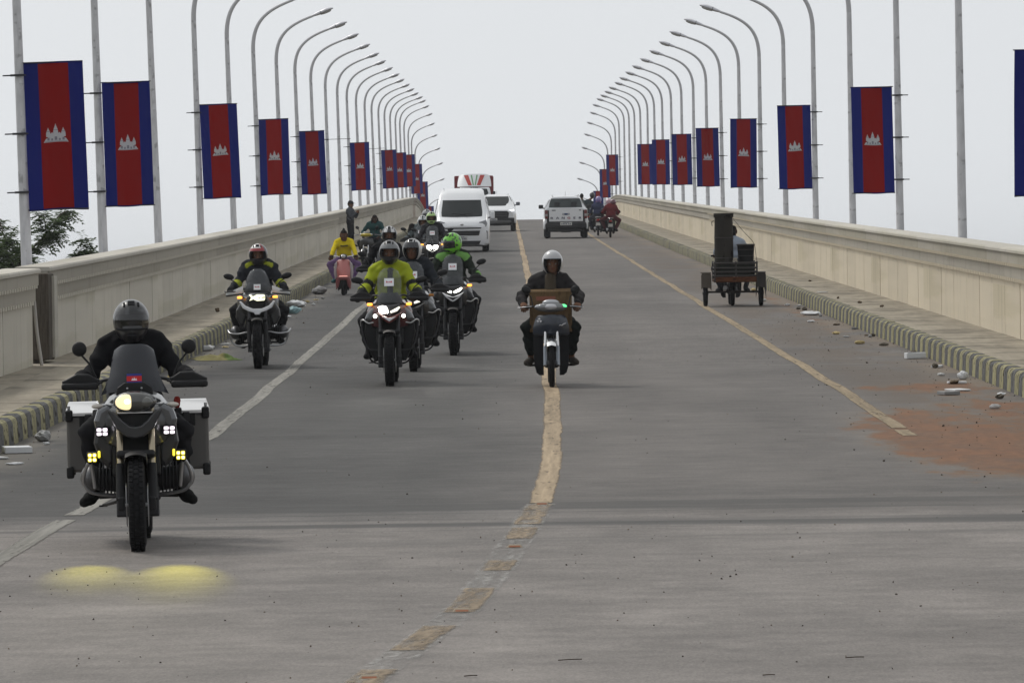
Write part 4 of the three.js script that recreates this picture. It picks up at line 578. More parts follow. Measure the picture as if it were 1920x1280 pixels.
    screen(nose, [[1.06, 0.185, 0.46, 0.1], [1.12, 0.185, 0.46, 0.1], [1.2, 0.165, 0.42, 0.085], [1.28, 0.135, 0.37, 0.07], [1.35, 0.095, 0.32, 0.05], [1.362, 0.07, 0.31, 0.04]], clearM);
    mb().sheet([[1.04, 0.19, 0.455], [1.1, 0.17, 0.45], [1.17, 0.11, 0.425]].map(([y, w, z]) => Array.from({ length: 9 }, (_, i) => { const u = i / 4 - 1; return [u * w, y, z - 0.09 * u * u - 0.012]; })), 0.006).build('screen_base', plastic, nose);
    mesh('screen_sticker', (() => { const g = new THREE.PlaneGeometry(0.095, 0.08); g.rotateX(-0.25); g.translate(0, 1.115, 0.474); return clean(g); })(), stickerM, nose);
    for (const q of [-1, 1]) mb().ext([[0.14, 0.93], [0.24, 0.9], [0.3, 0.8], [0.31, 0.7], [0.26, 0.6], [0.2, 0.58], [0.16, 0.7]].map(([x, y]) => [q * x, y]), 0.28, 0.42, 0.03, 3).build('side_pod', P.pod, nose);
    for (const q of [-1, 1]) indicator(r, q * 0.245, 0.975, 0.46);
    for (const q of [-1, 1]) mb().tube([[q * 0.13, 0.5, 0.36], [q * 0.28, 0.47, 0.34], [q * 0.39, 0.48, 0.3], [q * 0.43, 0.52, 0.16], [q * 0.42, 0.5, 0.0]], 0.0125, false, 30).tube([[q * 0.13, 0.31, 0.36], [q * 0.25, 0.3, 0.32], [q * 0.36, 0.34, 0.28], [q * 0.41, 0.47, 0.28]], 0.0125, false, 30).build('crash_bar', steel, r);
    spot(r, 0, 0.97, 0.72, 0, 0.85, 12, C(1, 0.98, 0.9), 5, 0.25, 0.6);
  } else {                                            // three-cylinder adventure bike with a wrap-round tubular guard
    mb().ext([[-0.16, 0.955], [-0.13, 1.02], [0, 1.0], [0.13, 1.02], [0.16, 0.955], [0.08, 0.89], [0, 0.86], [-0.08, 0.89]], 0.46, 0.6, 0.02, 3).build('lamp_unit', gloss, nose);
    for (const q of [-1, 1]) mb().ext([[0.012, 0.925], [0.125, 0.985], [0.14, 0.97], [0.1, 0.925], [0.02, 0.9]].map(([x, y]) => [q * x, y]), 0.585, 0.615, 0.006).build('headlamp', q < 0 || o.lampBoth ? glow(C(1, 0.98, 0.9), o.headI ?? 10) : glow(C(1, 0.97, 0.85), 1.2), nose);
    if ((o.headI ?? 0) > 20) for (const q of o.lampBoth ? [-1, 1] : [-1]) mb().ell(q * 0.075, 0.945, 0.62, 0.058, 0.05, 0.03, 22, 14).build('main_beam', headG, nose);
    mb().ext([[-0.165, 0.92], [-0.1, 0.84], [-0.035, 0.79], [0, 0.775], [0.035, 0.79], [0.1, 0.84], [0.165, 0.92], [0.08, 0.875], [0, 0.845], [-0.08, 0.875]], 0.44, 0.66, 0.014).build('beak', P.beak, nose);
    mb().ext([[-0.09, 0.86], [0, 0.8], [0.09, 0.86], [0, 0.84]], 0.6, 0.675, 0.005).build('beak_inset', P.beakTip ?? gloss, nose);
    screen(nose, [[1.03, 0.165, 0.5, 0.1], [1.1, 0.16, 0.49, 0.095], [1.18, 0.142, 0.46, 0.085], [1.27, 0.152, 0.42, 0.08], [1.37, 0.142, 0.37, 0.075], [1.44, 0.11, 0.33, 0.05], [1.462, 0.07, 0.318, 0.03]], clearM);
    mb().sheet([[1.0, 0.175, 0.5], [1.07, 0.15, 0.485], [1.15, 0.1, 0.46]].map(([y, w, z]) => Array.from({ length: 9 }, (_, i) => { const u = i / 4 - 1; return [u * w, y, z - 0.09 * u * u - 0.012]; })), 0.006).build('screen_base', plastic, nose);
    mesh('screen_sticker', (() => { const g = new THREE.PlaneGeometry(0.12, 0.105); g.rotateX(-0.4); g.translate(0, 1.285, 0.43); return clean(g); })(), stickerM, nose);
    for (const q of [-1, 1]) mb().ext([[0.1, 0.96], [0.2, 0.98], [0.28, 0.9], [0.31, 0.83], [0.24, 0.8], [0.16, 0.84]].map(([x, y]) => [q * x, y]), 0.26, 0.46, 0.03, 3).build('side_pod', P.pod, nose);
    for (const q of [-1, 1]) mb().ext([[0.14, 0.82], [0.3, 0.8], [0.32, 0.66], [0.27, 0.45], [0.2, 0.3], [0.13, 0.3]].map(([x, y]) => [q * x, y]), 0.16, 0.36, 0.03, 2).build('side_panel', plastic, nose);
    for (const q of [-1, 1]) indicator(r, q * 0.245, 1.01, 0.42, o.amber === false ? mt(C(0.4, 0.16, 0.03), 0.3) : amberG);
    if (o.spots) for (const q of [-1, 1]) { const g = new THREE.Group(); g.name = 'auxiliary_lamp'; r.add(g); mb().ell(q * 0.178, 0.865, 0.5, 0.036, 0.036, 0.034, 18, 12).build('housing', plastic, g); mb().ell(q * 0.178, 0.865, 0.522, 0.026, 0.026, 0.016, 18, 10).build('lens', glow(C(1, 1, 0.9), 4), g); }
    for (const q of [-1, 1]) {
      mb().tube([[q * 0.1, 0.79, 0.44], [q * 0.2, 0.785, 0.44], [q * 0.26, 0.775, 0.42], [q * 0.33, 0.815, 0.36], [q * 0.36, 0.8, 0.3], [q * 0.36, 0.74, 0.22]], 0.011, false, 40).build('upper_guard', o.guardTube ?? alu, r);
      mb().tube([[q * 0.355, 0.79, 0.3], [q * 0.34, 0.64, 0.34], [q * 0.3, 0.5, 0.38], [q * 0.27, 0.45, 0.4], [q * 0.12, 0.435, 0.42]], 0.011, false, 40).tube([[q * 0.3, 0.5, 0.38], [q * 0.27, 0.36, 0.36], [q * 0.2, 0.28, 0.32], [q * 0.08, 0.26, 0.3]], 0.011, false, 30).build('lower_guard', o.guardTube2 ?? darkMetal, r);
    }
    spot(r, -0.07, 0.95, 0.7, -0.07, 0.85, 12, C(1, 0.98, 0.9), 5, 0.25, 0.6);
  }
  return r;
}
// rider seated on such a motorcycle (same origin and lean)
function advRider(o) {
  const bw = (o.barWide ?? 0.42) - 0.05, by = o.barY ?? 1.14;
  const p = person({ pel: [0, 0.99, -0.3], lean: 0.12, hands: [[-bw - 0.01, by + 0.03, 0.15], [bw + 0.01, by + 0.03, 0.15]], feet: [[-0.26, 0.41, -0.18], [0.26, 0.41, -0.18]], toe: [[-0.06, -0.03, 0.2], [0.06, -0.03, 0.2]], boots: true, bulk: 1.16, collar: true, neckTag: 0, glove: C(0.015, 0.015, 0.016), sw: 0.185, elbow: [[-0.3, -0.92, -0.3], [0.3, -0.92, -0.3]], fold: 0.010, headAt: [0, 1.6, -0.16], ...o, s: o.s + 0.76 });
  p.rotation.z = o.tilt ?? 0; return p;
}
const lacq = (c, k = 0.3) => mp(c, k, 0.1, { clearcoat: 0.7, clearcoatRoughness: 0.1 });
const silver = mp(C(0.2, 0.205, 0.21), 0.28, 0.6, { clearcoat: 0.6 }), white = mp(C(0.86, 0.87, 0.9), 0.35, 0, { clearcoat: 0.4 }), blackP = lacq(C(0.02, 0.02, 0.022)), maroon = lacq(C(0.1, 0.016, 0.016)), greyP = mp(C(0.055, 0.057, 0.06), 0.3, 0.3, { clearcoat: 0.6 });
const greyD = mp(C(0.025, 0.025, 0.027), 0.35, 0.2, { clearcoat: 0.4 }), rockM = mt(C(0.14, 0.14, 0.145), 0.45, 0.7), BK = C(0.007, 0.007, 0.0085), DK = C(0.028, 0.028, 0.032);
const paintDark = (a, e) => { const n = vn(a * 4 + 9, e * 6); return n > 0.68 ? C(0.05, 0.052, 0.056) : n > 0.56 ? C(0.02, 0.02, 0.023) : BK; };

// nearest of the convoy
advBike({ style: 'boxer_old', label: 'big grey motorcycle with silver side boxes and yellow fog lamps nearest the camera', lat: -2.64, s: 40.2, lean: 0.012, turn: 0.05, paint: { tank: greyP, beak: mp(C(0.028, 0.029, 0.031), 0.3, 0.2, { clearcoat: 0.5 }), pod: mp(C(0.12, 0.124, 0.13), 0.2, 0.6, { clearcoat: 0.8 }), side: greyP }, roundMirror: true, mirrorX: 0.385, mirrorY: 1.4, barY: 1.165, barWide: 0.43, forkUp: gold });
advRider({ label: 'rider in black with a dark full-face helmet on the nearest motorcycle', lat: -2.64, s: 40.2, tilt: 0.012, turn: 0.05, top: BK, legs: C(0.015, 0.015, 0.017), shoe: C(0.014, 0.014, 0.014), barY: 1.165, barWide: 0.43, helmet: { type: 'full', paint: paintDark, rough: 0.3 }, yaw: 0.05, accent: C(0.2, 0.02, 0.014), extra: [[[0.292, 1.02, 0.03], [0.29, 0.98, 0.07], 0.026, 0.024, 8, 0.012]], pel: [-0.01, 0.98, -0.3], headAt: [-0.02, 1.565, -0.14], bulk: 1.1, feet: [[-0.3, 0.4, -0.1], [0.3, 0.4, -0.1]], toe: [[-0.1, -0.06, 0.18], [0.1, -0.06, 0.18]] });
// white-nosed boxer by the left kerb
advBike({ style: 'boxer_new', label: 'black motorcycle with white beak and pale hand guards riding beside the left kerb', lat: -3.45, s: 79.3, lean: 0.01, paint: { tank: blackP, beak: white, pod: blackP, side: blackP }, guard: 'wing', guardM: mt(C(0.66, 0.69, 0.7), 0.4), mirrorX: 0.4, mirrorY: 1.26, barY: 1.08, barWide: 0.4, forkUp: darkMetal });
advRider({ label: 'rider with white and red helmet on the white-beaked motorcycle by the left kerb', lat: -3.45, s: 79.3, tilt: 0.01, top: C(0.02, 0.022, 0.028), legs: C(0.02, 0.02, 0.022), accent: C(0.3, 0.33, 0.03), accentArm: true, barY: 1.08, barWide: 0.4, pel: [0, 0.95, -0.3], headAt: [0, 1.535, -0.16], bareNeck: true, helmet: { type: 'modular', visor: false, paint: (a, e) => e > 0.62 && a < 0.5 ? C(0.62, 0.6, 0.58) : e > 0.3 ? (a < 0.9 ? C(0.3, 0.015, 0.02) : C(0.02, 0.02, 0.025)) : C(0.02, 0.018, 0.022) }, yaw: -0.08, extra: [[[-0.08, 1.41, -0.205], [-0.15, 1.385, -0.205], 0.055, 0.055, 8, 0.03], [[0.08, 1.41, -0.205], [0.15, 1.385, -0.205], 0.055, 0.055, 8, 0.03]] });
// lime jacket
advBike({ style: 'triple', label: 'red and black motorcycle with silver tube guards ridden by the lime jacket rider', lat: -1.49, s: 71.9, paint: { tank: maroon, beak: mp(C(0.16, 0.03, 0.028), 0.3, 0.1, { clearcoat: 0.6 }), pod: silver, side: maroon, beakTip: white }, spots: true, headI: 26, barY: 1.1, barWide: 0.41, mirrorY: 1.31, mirrorX: 0.4 });
advRider({ label: 'rider in a lime yellow jacket with a grey modular helmet', lat: -1.49, s: 71.9, accent: C(0.02, 0.02, 0.02), top: C(0.3, 0.35, 0.02), legs: C(0.02, 0.02, 0.022), barY: 1.1, barWide: 0.41, pel: [0, 1.0, -0.3], headAt: [0, 1.635, -0.15], helmet: { type: 'modular', visor: false, paint: (a, e) => e < 0.2 ? C(0.02, 0.02, 0.02) : e > 0.95 ? C(0.03, 0.03, 0.033) : C(0.16, 0.165, 0.17), rough: 0.35 }, yaw: -0.05, bulk: 1.22, band: true, extra: [ [[0, 1.42, -0.12], [0, 1.05, -0.12], 0.035, 0.035, 8, 0.02]] });
// dark bike close behind it
advBike({ style: 'triple', label: 'grey motorcycle half hidden right behind the lime jacket rider', lat: -1.28, s: 77.2, paint: { tank: blackP, beak: greyP, pod: silver, side: blackP }, amber: false, headI: 0.4, barY: 1.1, barWide: 0.41, mirrorY: 1.31, mirrorX: 0.4 });
advRider({ label: 'rider in a black jacket with a silver helmet behind the lime jacket rider', lat: -1.28, s: 77.2, top: C(0.02, 0.023, 0.028), legs: C(0.02, 0.02, 0.022), barY: 1.1, barWide: 0.41, pel: [0, 0.98, -0.3], headAt: [-0.01, 1.6, -0.16], helmet: { type: 'open', paint: (a, e) => e > 1.0 ? C(0.2, 0.2, 0.2) : C(0.5, 0.5, 0.5), visorColor: C(0.02, 0.02, 0.025) }, yaw: -0.2 });
// green rider
advBike({ style: 'triple', label: 'white-nosed motorcycle ridden by the rider in bright green', lat: -0.81, s: 84.1, paint: { tank: blackP, beak: white, pod: blackP, side: blackP, beakTip: gloss }, lampBoth: true, headI: 5, barY: 1.1, barWide: 0.41, mirrorY: 1.35, mirrorX: 0.42, guardTube: alu });
advRider({ label: 'rider in pale green and black with a bright green helmet turned aside', lat: -0.81, s: 84.1, top: C(0.018, 0.024, 0.018), legs: C(0.02, 0.02, 0.022), accent: C(0.16, 0.34, 0.09), barY: 1.1, barWide: 0.41, pel: [0, 1.0, -0.3], headAt: [0.0, 1.61, -0.15], helmet: { type: 'full', paint: (a, e) => vn(a * 3 + 2, e * 5 + 1) > 0.62 ? C(0.02, 0.03, 0.02) : C(0.16, 0.55, 0.03) }, yaw: -0.75, pitch: 0.12, extra: [[[-0.08, 1.43, -0.2], [-0.19, 1.39, -0.2], 0.075, 0.075, 8, 0.03], [[0.08, 1.43, -0.2], [0.19, 1.39, -0.2], 0.075, 0.075, 8, 0.03], [[-0.34, 1.16, 0.02], [-0.36, 1.15, 0.08], 0.062, 0.058, 8, 0.02], [[0.34, 1.16, 0.0], [0.36, 1.15, 0.08], 0.064, 0.06, 8, 0.02]] });
// second wave
advBike({ style: 'triple', label: 'dark motorcycle with white headlamps below the pale green helmet', lat: -1.81, s: 138.6, paint: { tank: blackP, beak: greyP, pod: greyP, side: blackP }, lampBoth: true, headI: 60, barY: 1.12, barWide: 0.42, mirrorY: 1.36, mirrorX: 0.44 });
advRider({ label: 'rider in black with a pale green and white helmet in front of the van', lat: -1.81, s: 138.6, top: DK, legs: BK, barY: 1.12, barWide: 0.42, pel: [0, 1.0, -0.3], headAt: [-0.02, 1.63, -0.15], far: true, helmet: { type: 'modular', visor: false, vents: true, paint: (a, e) => Math.abs(a) < 0.16 && e > 0.6 ? C(0.04, 0.05, 0.04) : e > 0.95 || a > 0.9 ? C(0.6, 0.62, 0.58) : C(0.42, 0.6, 0.22) } });
advBike({ style: 'triple', label: 'dark motorcycle with a glaring headlamp left of the van', lat: -2.13, s: 141.2, paint: { tank: blackP, beak: blackP, pod: greyP, side: blackP }, headI: 60, lampBoth: false, barY: 1.1, barWide: 0.42, mirrorX: 0.42, mirrorY: 1.36 });
advRider({ label: 'rider with a white helmet and grey top left of the pale green helmet', lat: -2.13, s: 141.2, top: C(0.1, 0.12, 0.125), legs: BK, accent: BK, accentArm: true, barY: 1.1, barWide: 0.42, pel: [0, 0.94, -0.3], headAt: [0.05, 1.52, -0.15], far: true, helmet: { type: 'open', paint: (a, e) => Math.abs(a) < 0.18 && e > 0.35 ? C(0.05, 0.06, 0.06) : C(0.55, 0.57, 0.57), visor: false }, extra: [[[-0.22, 1.42, -0.24], [-0.26, 1.3, -0.2], 0.08, 0.07, 5, 0.03], [[0.22, 1.42, -0.24], [0.26, 1.3, -0.2], 0.08, 0.07, 5, 0.03]] });
advBike({ style: 'triple', label: 'black motorcycle mostly hidden behind the lime jacket rider on the left', lat: -2.02, s: 95.4, paint: { tank: blackP, beak: blackP, pod: blackP, side: blackP }, amber: false, headI: 0.3, barY: 1.1, barWide: 0.42, mirrorX: 0.4, mirrorY: 1.34 });
advRider({ label: 'rider in black with a black and white striped helmet further back', lat: -2.02, s: 95.4, top: BK, legs: BK, barY: 1.1, barWide: 0.42, pel: [0, 1.0, -0.3], headAt: [0.05, 1.63, -0.15], far: true, helmet: { type: 'modular', visor: false, paint: (a, e) => e > 0.28 && Math.abs(a) > 0.26 && Math.abs(a) < 0.85 ? C(0.6, 0.6, 0.6) : C(0.02, 0.02, 0.022) } });
advBike({ style: 'boxer_new', label: 'motorcycle hidden just behind the pale green helmet beside the van', lat: -2.12, s: 151.5, paint: { tank: blackP, beak: greyP, pod: greyP, side: blackP }, barY: 1.08, barWide: 0.4, mirrorX: 0.4, mirrorY: 1.28 });
advRider({ label: 'rider of whom only a grey helmet shows behind the pale green helmet', lat: -2.12, s: 151.5, top: DK, legs: BK, barY: 1.08, barWide: 0.4, pel: [0, 0.99, -0.3], headAt: [0, 1.62, -0.15], far: true, helmet: { type: 'full', paint: C(0.28, 0.28, 0.29) } });

// ---------------------------------------------------------------- small motorcycles, scooter, trailer
const clearLamp = mp(C(0.5, 0.5, 0.52), 0.1, 0.3, { clearcoat: 1 });
// step-through motorcycle, nose along +z; o.shield / o.body paint
function moped(o) {
  const r = thing('step_through_motorcycle', o.label, 'motorcycle', o.lat, o.s, o.turn ?? 0, o.group); r.rotation.z = o.lean ?? 0;
  const F = 0.61, sh = o.shield, bd = o.body ?? sh;
  wheel('front_wheel', r, 0.285, F, 0.288, 0.07, 0.225, { spokes: true, rim: chrome, steer: o.steer ?? 0 }); wheel('rear_wheel', r, 0.285, -F, 0.288, 0.082, 0.22, { spokes: true, rim: chrome });
  for (const q of [-1, 1]) { const f = new THREE.Group(); f.name = 'fork_leg'; r.add(f); mb().bar([q * 0.078, 0.27, F], [q * 0.078, 0.5, F - 0.08], 0.024, 0.022, 12).build('lower', o.fork ?? alu, f); mb().bar([q * 0.078, 0.48, F - 0.075], [q * 0.07, 0.74, F - 0.18], 0.016).build('stanchion', chrome, f); }
  mb().bar([-0.08, 0.285, F], [0.08, 0.285, F], 0.01).build('axle', steel, r);
  const fend = (name, z, a0, a1, w, m) => { const sec = []; for (let i = 0; i <= 8; i++) { const a = lerp(a0, a1, i / 8), R = 0.315; sec.push([[-w, R - 0.06], [-w * 0.92, R - 0.012], [0, R + 0.006], [w * 0.92, R - 0.012], [w, R - 0.06]].map(([x, q]) => [x, 0.285 + q * Math.cos(a), z - q * Math.sin(a)])); } mb().sheet(sec, 0.004).build(name, m, r); };
  fend('front_fender', F, -0.75, 1.1, 0.056, o.fender ?? bd); fend('rear_fender', -F, -0.4, 1.2, 0.065, plastic);
  mb().tube([[0, 0.86, F - 0.24], [0, 0.6, 0.2], [0, 0.42, 0.02], [0, 0.5, -0.25], [0, 0.68, -0.6]], 0.032, false, 30).build('frame', darkMetal, r);
  mb().rbox(0.2, 0.22, 0.34, 0.05, 0, 0.33, -0.02).bar([-0.13, 0.33, -0.05], [0.13, 0.33, -0.05], 0.085, 0.085, 18).build('engine', o.engineM ?? darkMetal, r);
  for (const q of [-1, 1]) mb().bar([q * 0.085, 0.285, -F], [q * 0.085, 0.36, -0.2], 0.018).bar([q * 0.12, 0.3, -F], [q * 0.13, 0.62, -F + 0.08], 0.022).build('swingarm', darkMetal, r);
  mb().bar([0.13, 0.26, 0.0], [0.15, 0.36, -0.82], 0.024, 0.042, 14).build('exhaust', steel, r);
  mb().bar([-0.28, 0.25, -0.02], [0.28, 0.25, -0.02], 0.011).rbox(0.1, 0.026, 0.034, 0.01, -0.25, 0.255, -0.02).rbox(0.1, 0.026, 0.034, 0.01, 0.25, 0.255, -0.02).build('foot_pegs', rubber, r);
  mb().loft([[-0.02, 0.08, 0.72], [-0.15, 0.115, 0.755], [-0.4, 0.13, 0.77], [-0.7, 0.12, 0.8], [-0.78, 0.08, 0.8]].map(([z, w, y]) => [[-w, y - 0.03, z], [-w * 0.8, y, z], [0, y + 0.01, z], [w * 0.8, y, z], [w, y - 0.03, z], [w * 0.8, y - 0.07, z], [-w * 0.8, y - 0.07, z]])).build('seat', seatM, r);
  mb().loft([[0.02, 0.06, 0.55, 0.66], [-0.2, 0.12, 0.5, 0.7], [-0.5, 0.125, 0.56, 0.72], [-0.82, 0.07, 0.66, 0.77], [-0.88, 0.04, 0.7, 0.77]].map(([z, w, a, b]) => [[-w * 0.7, a, z], [-w, (a + b) / 2, z], [-w * 0.9, b, z], [w * 0.9, b, z], [w, (a + b) / 2, z], [w * 0.7, a, z]])).build('tail', bd, r);
  mb().rbox(0.13, 0.07, 0.04, 0.015, 0, 0.7, -0.9).build('tail_light', mt(C(0.3, 0.012, 0.01), 0.25), r);
  if (o.plate) mb().rbox(0.19, 0.13, 0.006, 0.003, 0, 0.52, -0.93, -0.2).build('number_plate', mt(C(0.6, 0.6, 0.58), 0.5), r);
  mb().tube([[-0.1, 0.76, -0.5], [-0.12, 0.82, -0.8], [0, 0.83, -0.92], [0.12, 0.82, -0.8], [0.1, 0.76, -0.5]], 0.011, false, 24).build('grab_rail', chrome, r);
  // leg shield: upper cover and two drooping guards
  mb().loft([[0.885, 0.16, 0.47], [0.85, 0.19, 0.49], [0.74, 0.222, 0.5], [0.66, 0.225, 0.48], [0.635, 0.2, 0.455]].map(([y, w, z]) => { const a = []; for (let i = 0; i <= 10; i++) { const u = i / 5 - 1; a.push([u * w, y - 0.01 * u * u, z - 0.13 * u * u]); } for (let i = 10; i >= 0; i--) { const u = i / 5 - 1; a.push([u * w * 0.96, y - 0.01 * u * u, z - 0.13 * u * u - 0.03]); } return a; })).build('leg_shield', sh, r);
  for (const q of [-1, 1]) mb().sheet([0.66, 0.55, 0.4, 0.26, 0.17, 0.14].map((y, j) => Array.from({ length: 6 }, (_, i) => { const u = i / 5, w1 = [0.225, 0.222, 0.218, 0.21, 0.185, 0.15][j], w0 = 0.1; return [q * lerp(w0, w1, u), y, 0.36 - 0.06 * u - 0.03 * j * 0.2]; })).map((a) => q > 0 ? a : a.reverse()), 0.006).build('leg_guard', o.guard ?? plastic, r);
  if (o.marks) {
    for (const [x, y] of [[-0.145, 0.835], [-0.162, 0.808], [-0.128, 0.808]]) mb().ext([[0, 0.014], [0.016, 0], [0, -0.014], [-0.016, 0]].map(([a, b]) => [x + a, y + b]), 0.455 + 0.02, 0.47 + 0.02, 0.001, 1).build('emblem', mt(C(0.7, 0.7, 0.72), 0.4), r);
    mb().ext([[0.09, 0.745], [0.11, 0.765], [0.13, 0.758], [0.15, 0.778], [0.18, 0.785], [0.182, 0.775], [0.155, 0.764], [0.135, 0.748], [0.112, 0.753]], 0.47, 0.49, 0.001, 1).build('script_mark', mt(C(0.5, 0.5, 0.52), 0.4), r);
  }
  // handlebar cowl
  const hb = new THREE.Group(); hb.name = 'handlebar'; r.add(hb);
  mb().loft([[0.3, 0.06, 0.03], [0.36, 0.195, 0.058], [0.42, 0.205, 0.06], [0.46, 0.17, 0.05], [0.48, 0.1, 0.03]].map(([z, w, h]) => Array.from({ length: 16 }, (_, i) => { const t = i / 16 * 2 * Math.PI; return [Math.cos(t) * w, 0.975 + Math.sin(t) * h, z]; }))).build('cowl', o.cowl ?? silver, hb);
  mb().ell(0, 0.98, 0.45, 0.092, 0.042, 0.05, 20, 12).build('headlamp', o.lampM ?? clearLamp, hb);
  mb().ell(-0.145, 0.982, 0.425, 0.05, 0.03, 0.04, 16, 10, 0, 0, -0.15).build('indicator', clearLamp, hb); mb().ell(0.145, 0.982, 0.425, 0.05, 0.03, 0.04, 16, 10, 0, 0, 0.15).build('indicator', o.green ? glow(C(0.05, 1, 0.25), 1.6) : clearLamp, hb);
  mb().ell(0, 1.03, 0.4, 0.105, 0.042, 0.06, 20, 12).build('dash_hood', o.dash ?? silver, hb);
  mb().tube([[-0.37, 0.975, 0.24], [-0.2, 0.985, 0.33], [0, 0.97, 0.36], [0.2, 0.985, 0.33], [0.37, 0.975, 0.24]], 0.011, false, 30).build('bar', darkMetal, hb);
  for (const q of [-1, 1]) { mb().bar([q * 0.26, 0.98, 0.3], [q * 0.38, 0.974, 0.235], 0.018).build('grip', rubber, hb); mb().poly([[q * 0.24, 0.985, 0.34], [q * 0.3, 0.98, 0.34], [q * 0.4, 0.97, 0.27]], 0.006).build('lever', steel, hb); if (o.mirrors !== false) mirror(hb, [q * 0.22, 0.99, 0.32], [q * 0.24, 1.1, 0.31], q * 0.3, 1.19, 0.3, 0.06, 0.046, q * 0.5); }
  if (o.basket) mb().tube([[0.1, 0.9, 0.5], [0.1, 0.9, 0.5]], 0.01);
  return r;
}
const mopRider = (o) => person({ pel: [0, 0.85, -0.22], lean: 0.1, hands: [[-0.335, 1.01, 0.19], [0.335, 1.01, 0.19]], feet: [[-0.25, 0.345, -0.02], [0.25, 0.345, -0.02]], toe: [[-0.07, -0.02, 0.19], [0.07, -0.02, 0.19]], knee: [[-0.75, 0.5, 0.7], [0.75, 0.5, 0.7]], ...o });
const carton = mt(C(0.2, 0.135, 0.075), 0.9, 0, { map: concreteTex });
// man with the carton on the centre line
moped({ label: 'dark blue step-through motorcycle with green indicator riding on the centre line', lat: 0.52, s: 71.2, shield: mp(C(0.012, 0.018, 0.032), 0.35, 0, { clearcoat: 0.5 }), body: mp(C(0.012, 0.018, 0.032), 0.35, 0, { clearcoat: 0.5 }), fender: chrome, fork: mt(C(0.3, 0.33, 0.37), 0.4, 0.5), green: true, marks: true, guard: mt(C(0.012, 0.012, 0.014), 0.7), dash: mp(C(0.4, 0.41, 0.43), 0.3, 0.3) });
mopRider({ label: 'man in a grey jacket with a silver open helmet riding on the centre line', lat: 0.52, s: 71.2, fold: 0.009, top: C(0.024, 0.022, 0.023), legs: C(0.009, 0.012, 0.011), shoe: C(0.05, 0.042, 0.036), skin: C(0.16, 0.085, 0.055), bareAnkle: true, bulk: 1.12, pel: [0.0, 0.86, -0.22], headAt: [0.03, 1.5, -0.08], helmet: { type: 'open', paint: C(0.42, 0.42, 0.43), visor: false, vents: false, peak: false, rough: 0.3 }, collar: true, knee: [[-0.35, 0.5, 0.8], [0.35, 0.5, 0.8]], extra: [[[0, 1.33, -0.07], [0, 1.14, -0.03], 0.062, 0.075, 8, 0.015]], accent: C(0.06, 0.048, 0.034) });
{
  const b = thing('cardboard_box', 'large open cardboard box carried in front of the man on the centre line', 'box', 0.52, 71.2); b.children.length = 0;
  mb().rbox(0.52, 0.5, 0.24, 0.006, 0, 0.915, 0.09).build('carton', carton, b);
  mb().rbox(0.5, 0.012, 0.14, 0.003, 0.0, 1.17, 0.06, 0.25, 0, 0.02).build('flap', carton, b);
  mb().box(0.24, 0.05, 0.002, -0.06, 1.08, 0.212).build('print', mt(C(0.25, 0.1, 0.07), 0.9), b);
}
